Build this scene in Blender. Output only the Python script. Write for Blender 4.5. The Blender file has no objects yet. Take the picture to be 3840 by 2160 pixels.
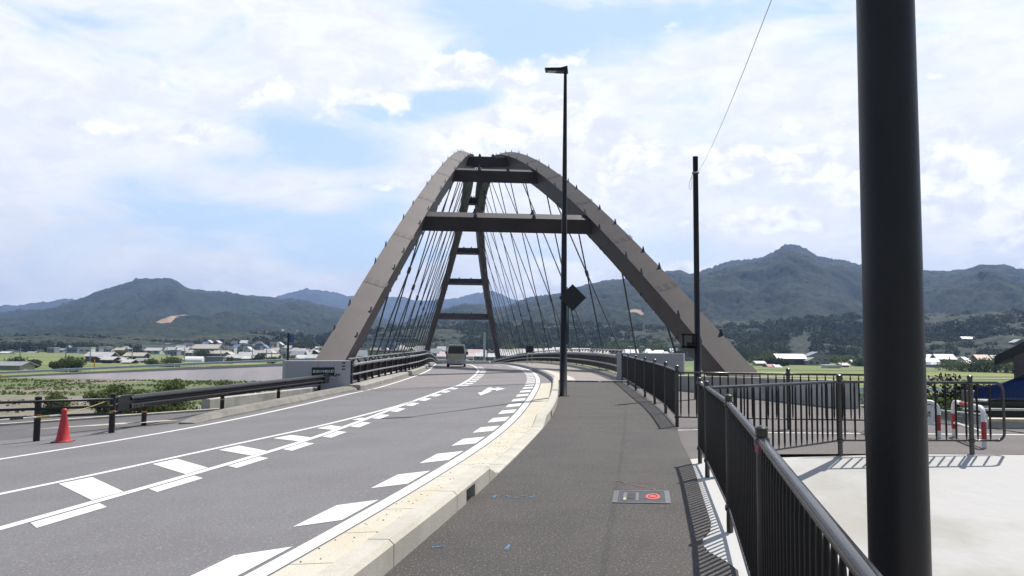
import bpy, math, random
import numpy as np
from mathutils import Vector, Matrix
R = math.radians
random.seed(7)
rng = np.random.default_rng(11)
scene = bpy.context.scene
# ------------------------------------------------------------------ camera, world, sun, exposure
EYE = 1.55
PITCH, ROLL, FPX = R(4.2221), R(-0.5354), 2996.75
cam = bpy.data.cameras.new('camera'); camo = bpy.data.objects.new('camera', cam)
scene.collection.objects.link(camo)
cam.sensor_width = 36; cam.lens = FPX / 3840 * 36; cam.clip_start = 0.05; cam.clip_end = 30000
camo.matrix_world = Matrix.Translation((0, 0, EYE)) @ Matrix.Rotation(R(90) + PITCH, 4, 'X') @ Matrix.Rotation(-ROLL, 4, 'Z')
scene.camera = camo
scene.render.resolution_x, scene.render.resolution_y = 1024, 576
scene.view_settings.view_transform = 'Standard'; scene.view_settings.look = 'None'
scene.view_settings.gamma = 1; scene.view_settings.use_curve_mapping = False
scene.view_settings.exposure = 0.45
SUN_EL, SUN_AZ = R(58), R(39)          # azimuth from +Y towards +X
world = bpy.data.worlds.new('World'); scene.world = world; world.use_nodes = True
nt = world.node_tree; nt.nodes.clear()
def N(t, kind, **kw):
    n = t.nodes.new(kind)
    for k, v in kw.items(): setattr(n, k, v)
    return n
def MATH(t, op, a, b=None, c=None, clamp=False):
    n = N(t, 'ShaderNodeMath', operation=op); n.use_clamp = clamp
    for i, v in enumerate((a, b, c)):
        if v is None: continue
        if isinstance(v, (int, float)): n.inputs[i].default_value = v
        else: t.links.new(v, n.inputs[i])
    return n.outputs[0]
def RANGE(t, v, a, b, c=0.0, d=1.0):
    n = N(t, 'ShaderNodeMapRange'); n.interpolation_type = 'SMOOTHSTEP'
    t.links.new(v, n.inputs[0])
    for i, x in enumerate((a, b, c, d)): n.inputs[i + 1].default_value = x
    return n.outputs[0]
def MIXC(t, f, a, b):
    n = N(t, 'ShaderNodeMix', data_type='RGBA')
    for s, v in ((0, f), (6, a), (7, b)):
        if isinstance(v, (int, float)): n.inputs[s].default_value = v
        elif isinstance(v, tuple): n.inputs[s].default_value = (*v, 1)
        else: t.links.new(v, n.inputs[s])
    return n.outputs[2]
sky = N(nt, 'ShaderNodeTexSky', sky_type='NISHITA'); sky.sun_disc = False
sky.sun_elevation = SUN_EL; sky.sun_rotation = SUN_AZ; sky.air_density = 1.0; sky.dust_density = 0.6
tc = N(nt, 'ShaderNodeTexCoord'); sp = N(nt, 'ShaderNodeSeparateXYZ'); nt.links.new(tc.outputs['Generated'], sp.inputs[0])
az = MATH(nt, 'MULTIPLY', MATH(nt, 'ARCTAN2', sp.outputs[0], sp.outputs[1]), 57.2958)
el = MATH(nt, 'MULTIPLY', MATH(nt, 'ARCSINE', sp.outputs[2]), 57.2958)
def noise_az(sx, sy, scale, detail, rough, dist, seed):
    c = N(nt, 'ShaderNodeCombineXYZ'); nt.links.new(MATH(nt, 'MULTIPLY', az, sx), c.inputs[0]); nt.links.new(MATH(nt, 'MULTIPLY', el, sy), c.inputs[1]); c.inputs[2].default_value = seed
    n = N(nt, 'ShaderNodeTexNoise'); nt.links.new(c.outputs[0], n.inputs['Vector'])
    n.inputs['Scale'].default_value = scale; n.inputs['Detail'].default_value = detail; n.inputs['Roughness'].default_value = rough; n.inputs['Distortion'].default_value = dist
    return n.outputs[0]
wisp = noise_az(0.05, 0.14, 1.6, 9, 0.58, 0.6, 3.1)
fine = noise_az(0.16, 0.30, 2.0, 7, 0.6, 0.3, 9.7)
blob = None
for a, e, sa, se, w in [(0,22.5,9,3,1.05),(-8,16.8,4,1.0,.95),(-3.5,17.4,3,.8,.7),(-15,14.6,4.5,1.2,1.0),(-11,12.6,4,1.6,.85),(-19,12.2,4,1.2,.8),(-25,10.3,5,1.6,.8),(-18,8.6,6,1.6,.65),(-9,9.5,3.5,3,.6),(-12,6,6,2,.55),(-23,6,5,2,.5),(14,22.8,8,1.8,.7),(22,20,4,2,.3),(-28,18,5,2.5,.3),(24,15.5,6,1.6,.35),(12,7,3,2,.35),(2,8.5,2,2.5,.4),
                        (60, 30, 35, 12, .7), (-70, 35, 35, 14, .7), (140, 40, 45, 16, .7), (-140, 28, 35, 12, .7), (0, 50, 40, 12, .5)]:
    dx = MATH(nt, 'DIVIDE', MATH(nt, 'SUBTRACT', az, a), sa); dy = MATH(nt, 'DIVIDE', MATH(nt, 'SUBTRACT', el, e), se)
    g = MATH(nt, 'MULTIPLY', MATH(nt, 'EXPONENT', MATH(nt, 'MULTIPLY', MATH(nt, 'ADD', MATH(nt, 'MULTIPLY', dx, dx), MATH(nt, 'MULTIPLY', dy, dy)), -1.0)), w)
    blob = g if blob is None else MATH(nt, 'ADD', blob, g)
bl = MATH(nt, 'ADD', MATH(nt, 'MULTIPLY', blob, 0.75), MATH(nt, 'ADD', MATH(nt, 'MULTIPLY', MATH(nt, 'SUBTRACT', wisp, 0.5), 2.2), MATH(nt, 'MULTIPLY', MATH(nt, 'SUBTRACT', fine, 0.5), 0.9)))
blue = RANGE(nt, bl, 0.10, 0.80, 0.0, 0.9)
skyc = N(nt, 'ShaderNodeMix', data_type='RGBA', blend_type='MULTIPLY'); skyc.inputs[0].default_value = 1
nt.links.new(sky.outputs[0], skyc.inputs[6]); skyc.inputs[7].default_value = (0.125, 0.118, 0.108, 1)
veil = MIXC(nt, RANGE(nt, fine, 0.3, 0.7), (0.68, 0.71, 0.77), (0.82, 0.83, 0.85))
bluec = MIXC(nt, 0.7, skyc.outputs[2], (0.46, 0.64, 0.86))
col = MIXC(nt, blue, veil, bluec)
# cumulus heaps low on the right, brighter tops
bil = noise_az(0.30, 0.42, 1.0, 10, 0.55, 0.15, 21.0)
heap = None
for a, e, sa, se, w in [(-3,19.2,7,1.6,.85),(3,17,5,2.2,.95),(-2,14.8,5,1.4,.9),(7,13.5,5,4,.8),(15.5,12.9,2.6,1.6,1.15),(20.5,12.4,3.5,2.0,1.15),(25,11,3,2.3,.95),(17.5,9.0,3.5,1.2,1.0),(29.5,10.6,3,2.8,1.15),(33,8,4,3,.9),(-15,17,9,1.3,.65),(-21,14.0,5,.9,.6),(-7,11.3,4,.8,.65),(16,5,8,1.6,.75),(3,4.5,5,2,.85),(-7,3.8,6,1.2,.65),(-28,14,5,3,.5)]:
    dx = MATH(nt, 'DIVIDE', MATH(nt, 'SUBTRACT', az, a), sa); dy = MATH(nt, 'DIVIDE', MATH(nt, 'SUBTRACT', el, e), se)
    g = MATH(nt, 'MULTIPLY', MATH(nt, 'EXPONENT', MATH(nt, 'MULTIPLY', MATH(nt, 'ADD', MATH(nt, 'MULTIPLY', dx, dx), MATH(nt, 'MULTIPLY', dy, dy)), -1.0)), w)
    heap = g if heap is None else MATH(nt, 'MAXIMUM', heap, g)
hm = RANGE(nt, MATH(nt, 'ADD', heap, MATH(nt, 'MULTIPLY', MATH(nt, 'SUBTRACT', bil, 0.5), 2.5)), 0.36, 0.70)
shade = RANGE(nt, noise_az(0.30, 0.42, 1.7, 8, 0.55, 0.3, 22.0), 0.36, 0.62)
col = MIXC(nt, MATH(nt, 'MULTIPLY', hm, 0.9), col, MIXC(nt, shade, (0.67, 0.69, 0.75), (0.93, 0.925, 0.92)))
back = MIXC(nt, 0.35, skyc.outputs[2], (0.05, 0.08, 0.16))
col = MIXC(nt, RANGE(nt, el, 26, 52, 0.0, 0.7), col, back)
# behind the viewer the sky is clear and deeper blue
col = MIXC(nt, MATH(nt, 'MULTIPLY', MATH(nt, 'MULTIPLY', RANGE(nt, MATH(nt, 'ABSOLUTE', az), 48, 95), RANGE(nt, el, 88, 60)), 0.9), col, back)
col = MIXC(nt, RANGE(nt, el, -6.0, -0.5, 1.0, 0.0), col, (0.22, 0.24, 0.24))
bg = N(nt, 'ShaderNodeBackground'); nt.links.new(col, bg.inputs[0]); bg.inputs[1].default_value = 1.0
wo = N(nt, 'ShaderNodeOutputWorld'); nt.links.new(bg.outputs[0], wo.inputs[0])
sun = bpy.data.lights.new('sun', 'SUN'); sun.energy = 4.2; sun.angle = R(0.6); sun.color = (1.0, 0.955, 0.88)
suno = bpy.data.objects.new('sun', sun); scene.collection.objects.link(suno)
sd = Vector((math.cos(SUN_EL) * math.sin(SUN_AZ), math.cos(SUN_EL) * math.cos(SUN_AZ), math.sin(SUN_EL)))
suno.rotation_euler = sd.to_track_quat('Z', 'Y').to_euler()

# ------------------------------------------------------------------ helpers
COL = scene.collection
class MB:
    """collects shapes, builds ONE mesh object"""
    def __init__(s): s.v = []; s.f = []; s.m = []; s.cur = 0
    def add(s, vs, fs):
        o = len(s.v); s.v += [tuple(map(float, q)) for q in vs]; s.f += [tuple(i + o for i in f) for f in fs]; s.m += [s.cur] * len(fs); return s
    def box(s, a, b):
        x0, y0, z0 = a; x1, y1, z1 = b
        return s.add([(x0,y0,z0),(x1,y0,z0),(x1,y1,z0),(x0,y1,z0),(x0,y0,z1),(x1,y0,z1),(x1,y1,z1),(x0,y1,z1)],
                     [(0,3,2,1),(4,5,6,7),(0,1,5,4),(1,2,6,5),(2,3,7,6),(3,0,4,7)])
    def hexa(s, q):   # 8 corners, bottom 4 then top 4
        return s.add(q, [(0,3,2,1),(4,5,6,7),(0,1,5,4),(1,2,6,5),(2,3,7,6),(3,0,4,7)])
    def bar(s, a, b, w, h, up=(0,0,1)):
        a = Vector(a); b = Vector(b); d = (b-a).normalized(); u = Vector(up)
        r = d.cross(u)
        if r.length < 1e-4: u = Vector((0,1,0)); r = d.cross(u)
        r.normalize(); u = r.cross(d).normalized(); r *= w/2; u *= h/2
        return s.hexa([a-r-u, a+r-u, b+r-u, b-r-u, a-r+u, a+r+u, b+r+u, b-r+u])
    def tube(s, path, rad, n=8, cap=True):
        path = [Vector(p) for p in path]; k = len(path)
        rads = rad if isinstance(rad, (list, tuple)) else [rad]*k
        vs = []; prev = None
        for i, p in enumerate(path):
            d = (path[min(i+1, k-1)] - path[max(i-1, 0)]).normalized()
            r = d.cross(Vector((0,0,1)) if prev is None else prev[1])
            if prev is None and r.length < 1e-3: r = d.cross(Vector((0,1,0)))
            if r.length < 1e-6: r = Vector((1,0,0))
            r.normalize(); u = r.cross(d).normalized(); prev = (r, u)
            for j in range(n):
                t = 2*math.pi*j/n; vs.append(p + r*math.cos(t)*rads[i] + u*math.sin(t)*rads[i])
        fs = [(i*n+j, i*n+(j+1)%n, (i+1)*n+(j+1)%n, (i+1)*n+j) for i in range(k-1) for j in range(n)]
        if cap: fs += [tuple(range(n)), tuple((k-1)*n+j for j in range(n-1, -1, -1))]
        return s.add(vs, fs)
    def lathe(s, c, prof, n=16):   # prof [(r,z)]
        vs = [(c[0]+r*math.cos(2*math.pi*j/n), c[1]+r*math.sin(2*math.pi*j/n), c[2]+z) for r, z in prof for j in range(n)]
        k = len(prof)
        fs = [(i*n+j, i*n+(j+1)%n, (i+1)*n+(j+1)%n, (i+1)*n+j) for i in range(k-1) for j in range(n)] + [tuple(range(n-1, -1, -1)), tuple((k-1)*n+j for j in range(n))]
        return s.add(vs, fs)
    def sweep(s, path, prof, closed=True):
        """profile (across, up) swept along a path; across = horizontal normal (to the right)"""
        path = [Vector(p) for p in path]; k = len(path); m = len(prof); vs = []
        for i, p in enumerate(path):
            d = path[min(i+1, k-1)] - path[max(i-1, 0)]; r = Vector((d.y, -d.x, 0)).normalized()
            for a, u in prof: vs.append(p + r*a + Vector((0,0,u)))
        fs = [(i*m+j, i*m+(j+1)%m, (i+1)*m+(j+1)%m, (i+1)*m+j) for i in range(k-1) for j in range(m if closed else m-1)]
        if closed: fs += [tuple(range(m)), tuple((k-1)*m+j for j in range(m-1, -1, -1))]
        return s.add(vs, fs)
    def poly(s, pts): return s.add(pts, [tuple(range(len(pts)))])
    def build(s, name, mats, parent=None, smooth=False, loc=None):
        me = bpy.data.meshes.new(name); me.from_pydata(s.v, [], s.f)
        mats = mats if isinstance(mats, (list, tuple)) else [mats]
        for m in mats: me.materials.append(m)
        if len(mats) > 1: me.polygons.foreach_set('material_index', s.m)
        if smooth: me.polygons.foreach_set('use_smooth', [True]*len(s.f))
        me.update(); return link(name, me, parent, loc)
def wm(o): return (wm(o.parent) @ o.matrix_parent_inverse @ o.matrix_basis) if o.parent else o.matrix_basis.copy()
def link(name, me, parent=None, loc=None):
    """parts are modelled in world coordinates unless loc (local) is given"""
    o = bpy.data.objects.new(name, me); COL.objects.link(o)
    if parent is not None:
        o.parent = parent
        if loc is not None: o.location = loc
        else: o.matrix_parent_inverse = wm(parent).inverted()
    elif loc is not None: o.location = loc
    return o
def copy_tree(o, parent=None):
    c = o.copy(); COL.objects.link(c)
    if parent is not None: c.parent = parent
    for ch in [q for q in o.children]: copy_tree(ch, c)
    return c
def thing(name, label, cat, loc=(0,0,0), group=None):
    o = bpy.data.objects.new(name, None); COL.objects.link(o); o.location = loc; o.empty_display_size = .2
    return tag(o, label, cat, group)
def tag(o, label, cat, group=None):
    o['label'] = label; o['category'] = cat
    if group: o['group'] = group
    return o
def kind(o, k='structure'): o['kind'] = k; return o
def npmesh(name, V, F, mat, parent=None, smooth=True, attr=None):
    me = bpy.data.meshes.new(name); V = np.asarray(V, np.float32); F = np.asarray(F, np.int32)
    me.vertices.add(len(V)); me.vertices.foreach_set('co', V.ravel())
    me.loops.add(F.size); me.loops.foreach_set('vertex_index', F.ravel())
    me.polygons.add(len(F)); me.polygons.foreach_set('loop_start', np.arange(0, F.size, F.shape[1], dtype=np.int32))
    me.polygons.foreach_set('loop_total', np.full(len(F), F.shape[1], np.int32))
    me.polygons.foreach_set('use_smooth', np.full(len(F), smooth, bool))
    me.materials.append(mat)
    if attr is not None:
        a = me.attributes.new('soil', 'FLOAT', 'POINT'); a.data.foreach_set('value', np.asarray(attr, np.float32))
    me.update(calc_edges=True); return link(name, me, parent)
def grid_faces(nr, nc):
    i = np.arange(nr-1)[:, None]*nc + np.arange(nc-1)[None, :]
    return np.stack([i, i+1, i+nc+1, i+nc], -1).reshape(-1, 4)
def raydir(px, py):
    u, v = px-1920, 1080-py; c, s = math.cos(ROLL), math.sin(ROLL); a = u*c+v*s; b = -u*s+v*c
    return Vector((a/FPX, math.cos(PITCH)-b/FPX*math.sin(PITCH), math.sin(PITCH)+b/FPX*math.cos(PITCH)))
def at(px, py, Y):      # the point at distance Y along the sight line (surveyed from the photograph)
    d = raydir(px, py); return Vector((d.x/d.y*Y, Y, EYE + d.z/d.y*Y))
def azx(px, Y): return at(px, 1300, Y).x

# ------------------------------------------------------------------ materials
def mat(name, c, rough=.8, c2=None, scale=5, bump=0, bscale=40, metal=0, spec=None, detail=5, lo=.35, hi=.65, speck=None, speck_scale=60, coord='Object', bdist=.02):
    m = bpy.data.materials.new(name); m.use_nodes = True; t = m.node_tree; b = t.nodes['Principled BSDF']
    b.inputs['Base Color'].default_value = (*c, 1); b.inputs['Roughness'].default_value = rough; b.inputs['Metallic'].default_value = metal
    if spec is not None: b.inputs['Specular IOR Level'].default_value = spec
    tcn = N(t, 'ShaderNodeTexCoord'); out = tcn.outputs[coord]
    if c2 is not None or speck is not None:
        col = c
        if c2 is not None:
            n = N(t, 'ShaderNodeTexNoise'); t.links.new(out, n.inputs['Vector']); n.inputs['Scale'].default_value = scale; n.inputs['Detail'].default_value = detail; n.inputs['Roughness'].default_value = .6
            col = MIXC(t, RANGE(t, n.outputs[0], lo, hi), c, c2)
        if speck is not None:
            n = N(t, 'ShaderNodeTexNoise'); t.links.new(out, n.inputs['Vector']); n.inputs['Scale'].default_value = speck_scale; n.inputs['Detail'].default_value = 2
            col = MIXC(t, RANGE(t, n.outputs[0], .56, .72), col, speck)
            n2 = N(t, 'ShaderNodeTexNoise'); t.links.new(out, n2.inputs['Vector']); n2.inputs['Scale'].default_value = speck_scale*1.3; n2.inputs['Detail'].default_value = 2
            col = MIXC(t, MATH(t, 'MULTIPLY', RANGE(t, n2.outputs[0], .42, .28), .8), col, tuple(x*.35 for x in c))
        t.links.new(col, b.inputs['Base Color'])
    if bump:
        n = N(t, 'ShaderNodeTexNoise'); t.links.new(out, n.inputs['Vector']); n.inputs['Scale'].default_value = bscale; n.inputs['Detail'].default_value = 4
        bn = N(t, 'ShaderNodeBump'); bn.inputs['Strength'].default_value = bump; bn.inputs['Distance'].default_value = bdist
        t.links.new(n.outputs[0], bn.inputs['Height']); t.links.new(bn.outputs[0], b.inputs['Normal'])
    return m
M = {}
M['road'] = mat('road_asphalt', (.162,.157,.160), .85, (.143,.136,.141), .55, .5, 70, speck=(.26,.25,.245), speck_scale=45, bdist=.006)
M['bridge_road'] = mat('bridge_asphalt', (.210,.187,.187), .85, (.187,.168,.170), .5, .3, 70, speck=(.27,.25,.25), speck_scale=40, bdist=.005)
M['walk'] = mat('sidewalk_asphalt', (.064,.058,.055), .88, (.050,.046,.044), 1.1, .9, 60, speck=(.22,.19,.165), speck_scale=55, bdist=.012)
M['bridge_walk'] = mat('bridge_walk_asphalt', (.28,.245,.22), .85, (.25,.22,.20), .6, .3, 60)
M['plaza'] = mat('plaza_asphalt', (.135,.118,.113), .88, (.11,.098,.095), .8, .5, 60, speck=(.17,.15,.14), speck_scale=50, bdist=.008)
M['path'] = mat('path_asphalt', (.115,.107,.108), .88, (.09,.086,.09), .7, .5, 60, speck=(.19,.18,.18), speck_scale=45, bdist=.008)
M['paint'] = mat('road_paint', (.70,.69,.67), .65, (.42,.41,.40), 14, .3, 60, lo=.60, hi=.74, bdist=.003, detail=9)
M['paint_worn'] = mat('road_paint_worn', (.55,.52,.45), .7, (.3,.28,.25), 4, lo=.4, hi=.6)
M['conc'] = mat('kerb_concrete', (.52,.49,.42), .85, (.44,.41,.345), 2.2, .25, 60, speck=(.58,.56,.5), speck_scale=90, bdist=.004)
M['gutter'] = mat('gutter_concrete', (.55,.515,.43), .88, (.53,.47,.345), .8, .3, 50, lo=.4, hi=.65, speck=(.56,.53,.46), speck_scale=70, bdist=.004)
M['slab'] = mat('slab_concrete', (.46,.45,.435), .85, (.37,.355,.32), .32, .35, 5, lo=.46, hi=.62, bdist=.03)
M['wallc'] = mat('wall_concrete', (.50,.48,.44), .88, (.34,.325,.30), 1.2, .35, 30, lo=.35, hi=.7)
M['topc'] = mat('wall_top_concrete', (.52,.47,.37), .88, (.40,.36,.28), 3)
M['plinth'] = mat('plinth_concrete', (.36,.34,.30), .88, (.28,.27,.245), 1.5)
M['endw'] = mat('end_wall_concrete', (.42,.41,.425), .85, (.36,.355,.37), 25, .2, 60, speck=(.42,.42,.43), speck_scale=70)
M['revet'] = mat('revetment_concrete', (.46,.41,.415), .9, (.37,.34,.35), .12, .3, .8, lo=.35, hi=.65)
M['dark'] = mat('dark_brown_paint', (.012,.011,.011), .33, (.026,.022,.021), 3, spec=.5)
M['bal'] = mat('baluster_paint', (.010,.009,.010), .45, (.013,.011,.012), 3, spec=.25)
M['rail'] = mat('rail_brown_paint', (.014,.012,.012), .24, (.019,.016,.016), 3, spec=.8)
M['beamp'] = mat('guardrail_paint', (.013,.013,.017), .40, (.018,.018,.021), 5, spec=.35)
M['grail'] = mat('bridge_rail_paint', (.24,.235,.24), .34, (.20,.195,.205), 4, spec=.5)
M['galv'] = mat('galvanised', (.36,.37,.39), .5, (.30,.31,.33), 8, metal=.3)
M['pole'] = mat('pole_paint', (.009,.008,.011), .42, (.013,.012,.015), 2, .08, 30, spec=.3)
M['steel'] = mat('arch_steel_paint', (.044,.035,.037), .58, (.030,.025,.027), .6, .15, 6, lo=.3, hi=.7, spec=.3, metal=.25)
M['steel_d'] = mat('arch_seam', (.022,.018,.02), .7)
M['hanger'] = mat('hanger_sheath', (.022,.024,.03), .45)
M['black'] = mat('matt_black', (.012,.012,.013), .7)
M['rubber'] = mat('rubber', (.02,.02,.02), .8)
M['red'] = mat('cone_red', (.56,.035,.035), .5, (.46,.03,.035), 6, .1, 20)
M['redp'] = mat('barrier_red', (.42,.02,.025), .4, (.32,.02,.025), 8)
M['white'] = mat('white_paint', (.76,.76,.74), .4, (.66,.66,.63), 8)
M['orange'] = mat('orange_band', (.65,.25,.03), .5)
M['yellow'] = mat('rope_yellow', (.45,.38,.16), .7)
M['pink'] = mat('pink_ribbon', (.42,.15,.18), .8, (.30,.11,.13), 20)
M['blue'] = mat('spray_blue', (.07,.21,.40), .85, (.075,.10,.13), 30, lo=.45, hi=.55)
M['spray'] = mat('spray_red', (.24,.09,.08), .85, (.11,.075,.07), 24, lo=.42, hi=.55)
M['iron'] = mat('cast_iron', (.13,.135,.15), .6, (.10,.105,.12), 20, metal=.2)
M['ironred'] = mat('iron_red_paint', (.55,.07,.06), .6)
M['signblue'] = mat('sign_blue', (.02,.08,.30), .4)
M['glass'] = mat('dark_glass', (.012,.018,.018), .1, spec=.4)
M['grass'] = mat('grass', (.085,.125,.030), .95, (.12,.125,.045), .15, .6, 2, lo=.3, hi=.7)
M['field'] = mat('rice_field', (.10,.15,.032), .95, (.16,.18,.045), .02, .3, 1.0, lo=.4, hi=.6)
M['field2'] = mat('ripe_rice_field', (.21,.21,.05), .95, (.15,.18,.045), .03, .3, 1.0)
M['bank'] = mat('river_bank', (.095,.125,.04), .95, (.20,.155,.125), .06, .5, 1.5, lo=.5, hi=.62)
M['gravel'] = mat('bank_gravel', (.22,.18,.155), .95, (.12,.13,.07), .35, .8, 6, lo=.45, hi=.65)
M['bark'] = mat('bark', (.07,.055,.04), .9, (.045,.035,.03), 3, .5, 8)
def backlit(m, k=.38):     # leaves let part of the light through
    t = m.node_tree; p = t.nodes['Principled BSDF']; tr = N(t, 'ShaderNodeBsdfTranslucent'); mx = N(t, 'ShaderNodeMixShader'); mx.inputs[0].default_value = k
    if p.inputs['Base Color'].links: t.links.new(p.inputs['Base Color'].links[0].from_socket, tr.inputs[0])
    t.links.new(p.outputs[0], mx.inputs[1]); t.links.new(tr.outputs[0], mx.inputs[2]); t.links.new(mx.outputs[0], t.nodes['Material Output'].inputs[0])
M['tuft'] = mat('grass_blades', (.10,.145,.035), .9, (.15,.165,.055), .15, lo=.3, hi=.7); backlit(M['tuft'], .45)
def leafmat(name, a, b, sc):
    m = mat(name, a, .75, b, sc, lo=.35, hi=.65, spec=.25); backlit(m); return m
M['leaf_dark'] = leafmat('leaves_dark', (.024,.042,.018), (.055,.08,.026), .35)
M['leaf_pine'] = leafmat('leaves_pine', (.010,.016,.009), (.028,.034,.016), 1.2)
M['leaf_mid'] = leafmat('leaves_mid', (.060,.090,.028), (.12,.145,.045), .5)
M['leaf_light'] = leafmat('leaves_light', (.13,.165,.045), (.085,.115,.032), .6)
M['wood'] = leafmat('wood_leaves', (.020,.034,.015), (.055,.075,.024), .03)
M['water'] = mat('canal_water', (.12,.20,.22), .1, spec=.8)
def hillmat(name, a, b, c):
    m = mat(name, a, .95, b, .012, lo=.38, hi=.62, spec=.1, detail=8); t = m.node_tree; p = t.nodes['Principled BSDF']
    src = p.inputs['Base Color'].links[0].from_socket
    tcn = N(t, 'ShaderNodeTexCoord'); n = N(t, 'ShaderNodeTexNoise'); t.links.new(tcn.outputs['Object'], n.inputs['Vector']); n.inputs['Scale'].default_value = .09; n.inputs['Detail'].default_value = 6; n.inputs['Roughness'].default_value = .7
    col = MIXC(t, MATH(t, 'MULTIPLY', RANGE(t, n.outputs[0], .52, .68), .7), src, c)
    a_ = N(t, 'ShaderNodeAttribute', attribute_name='soil')
    n2 = N(t, 'ShaderNodeTexNoise'); t.links.new(tcn.outputs['Object'], n2.inputs['Vector']); n2.inputs['Scale'].default_value = .035; n2.inputs['Detail'].default_value = 8; n2.inputs['Roughness'].default_value = .75
    f = RANGE(t, MATH(t, 'ADD', a_.outputs['Fac'], MATH(t, 'MULTIPLY', MATH(t, 'SUBTRACT', n2.outputs[0], .5), 1.3)), .36, .60)
    col = MIXC(t, f, col, (.36,.26,.185)); t.links.new(col, p.inputs['Base Color']); return m
M['hill'] = hillmat('hill_forest', (.015,.024,.016), (.029,.040,.022), (.054,.066,.036))
M['hill_far'] = hillmat('far_hill_forest', (.02,.03,.02), (.03,.042,.024), (.045,.055,.03))

# ------------------------------------------------------------------ surveyed alignment (plan X as a function of distance Y)
TAN = 0.0824
Yg = np.arange(-25, 240.01, .5)
def curve(ys, xs, off, y1, sl0, sig=2.0):
    """measured points up to y1, then a constant offset from the bridge axis; smoothed"""
    ys = list(ys); xs = list(xs)
    x = np.interp(Yg, ys, xs)
    x = np.where(Yg < ys[0], xs[0] + (Yg-ys[0])*sl0, x)
    x = np.where(Yg > y1, off - TAN*Yg, x)
    k = np.exp(-.5*(np.arange(-16, 17)*.5/sig)**2); k /= k.sum()
    p = np.concatenate([2*x[0]-x[1:17][::-1], x, 2*x[-1]-x[-17:-1][::-1]]); return np.convolve(p, k, 'valid')
C_left = curve([14.2,16.3,19.1,21,23.3,26.1,29.5,33.6,35,40.4,49.3,56,65], [-8.96,-8.3,-7.5,-7.17,-6.9,-6.62,-6.28,-5.99,-5.93,-5.66,-5.50,-5.71,-6.36], -1.0, 65, .30)
C_cent = curve([7.8,8.7,9.6,10.95,12.5,14.5,17.3,20.4,24.4,28.2,33.1,35,39,46.2,53.5,62], [-4.95,-4.82,-4.66,-4.47,-4.2,-3.93,-3.67,-3.48,-3.15,-2.8,-2.36,-2.24,-2.09,-2.03,-2.14,-2.72], 2.4, 62, .17)
C_clft = curve([10.14,12.03,14.07,15.84,16.7,18.3,20.8,23.5,25.84], [-6.37,-5.85,-5.42,-4.98,-4.74,-4.28,-3.78,-3.31,-3.0], 0, 900, .28, 1.0)
C_rght = curve([5.78,6.34,6.98,7.91,9.05,10.4,12.6,15.5,19,24.35,31,38.2,45.1,53.5,65], [-1.79,-1.66,-1.52,-1.35,-1.19,-.94,-.56,-.2,.17,.58,1.02,1.29,1.33,1.15,.24], 5.6, 65, .2)
C_kerb = curve([5.9,7.47,8.64,10.28,11.53,14.22,16.95,20.7,23.5,28.7,34,36,42,53.3,64], [-.79,-.52,-.31,-.09,.11,.46,.83,1.19,1.38,1.70,2.0,2.05,1.95,1.55,.92], 6.2, 64, .17)
C_rrail = curve([33.8,36.9,43,49.1,56,63,75], [4.68,4.78,4.84,4.79,4.58,4.28,3.42], 9.6, 75, .03)
C_lrail = curve([33.5,35.7,39.9,46.5,54,62], [-6.95,-6.98,-6.84,-6.43,-6.30,-6.70], -1.6, 62, .06)
def cx(c, y): return np.interp(y, Yg, c)
def zs(Y):      # sidewalk level
    Y = np.asarray(Y, float)
    return EYE + np.where(Y < 16, -1.55, np.where(Y < 36, -1.55+.17*(Y-16)/20, np.where(Y < 120, -1.38-(np.maximum(Y, 45)-45)**2/4600, -1.38-75**2/4600-(Y-120)*150/4600)))
zs0 = zs
_k = np.exp(-.5*(np.arange(-16, 17)*.5/2.0)**2); _k /= _k.sum()
_z = zs0(Yg); _z = np.convolve(np.concatenate([_z[:16]*0+_z[0], _z, 2*_z[-1]-_z[-17:-1][::-1]]), _k, 'valid')
def zs(Y): return np.interp(Y, Yg, _z)
def ee(Y): return np.interp(Y, [35, 65], [.05, .012])
def zr(X, Y):   # carriageway: falls towards the inside of the left-hand bend
    return zs(Y) - np.interp(Y, [31, 36], [.03, .09]) - ee(Y)*np.maximum(cx(C_kerb, Y)-X, 0)
def zw(Y): return zs(Y) + np.interp(Y, [32, 34], [0, .07])
JY = 33.2      # expansion joint

def strip(y0, y1, fl, fr, zf, lift, step=.5):
    ys = np.arange(y0, y1+.01, step); ys[-1] = y1
    b = MB(); n = len(ys)
    for y in ys:
        l, r = fl(y), fr(y); b.v += [(l, y, float(zf(l, y))+lift), (r, y, float(zf(r, y))+lift)]
    b.f = [(2*i, 2*i+1, 2*i+3, 2*i+2) for i in range(n-1)]; b.m = [0]*len(b.f); return b
def surf(name, y0, y1, fl, fr, zf, m, nx=10, step=.5):
    ys = np.arange(y0, y1+.01, step); nx += 1
    V = []
    for y in ys:
        l, r = fl(y), fr(y)
        xs = np.linspace(l, r, nx); V.append(np.stack([xs, np.full(nx, y), zf(xs, y)], -1))
    V = np.concatenate(V); return npmesh(name, V, grid_faces(len(ys), nx), m, smooth=True)

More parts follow.
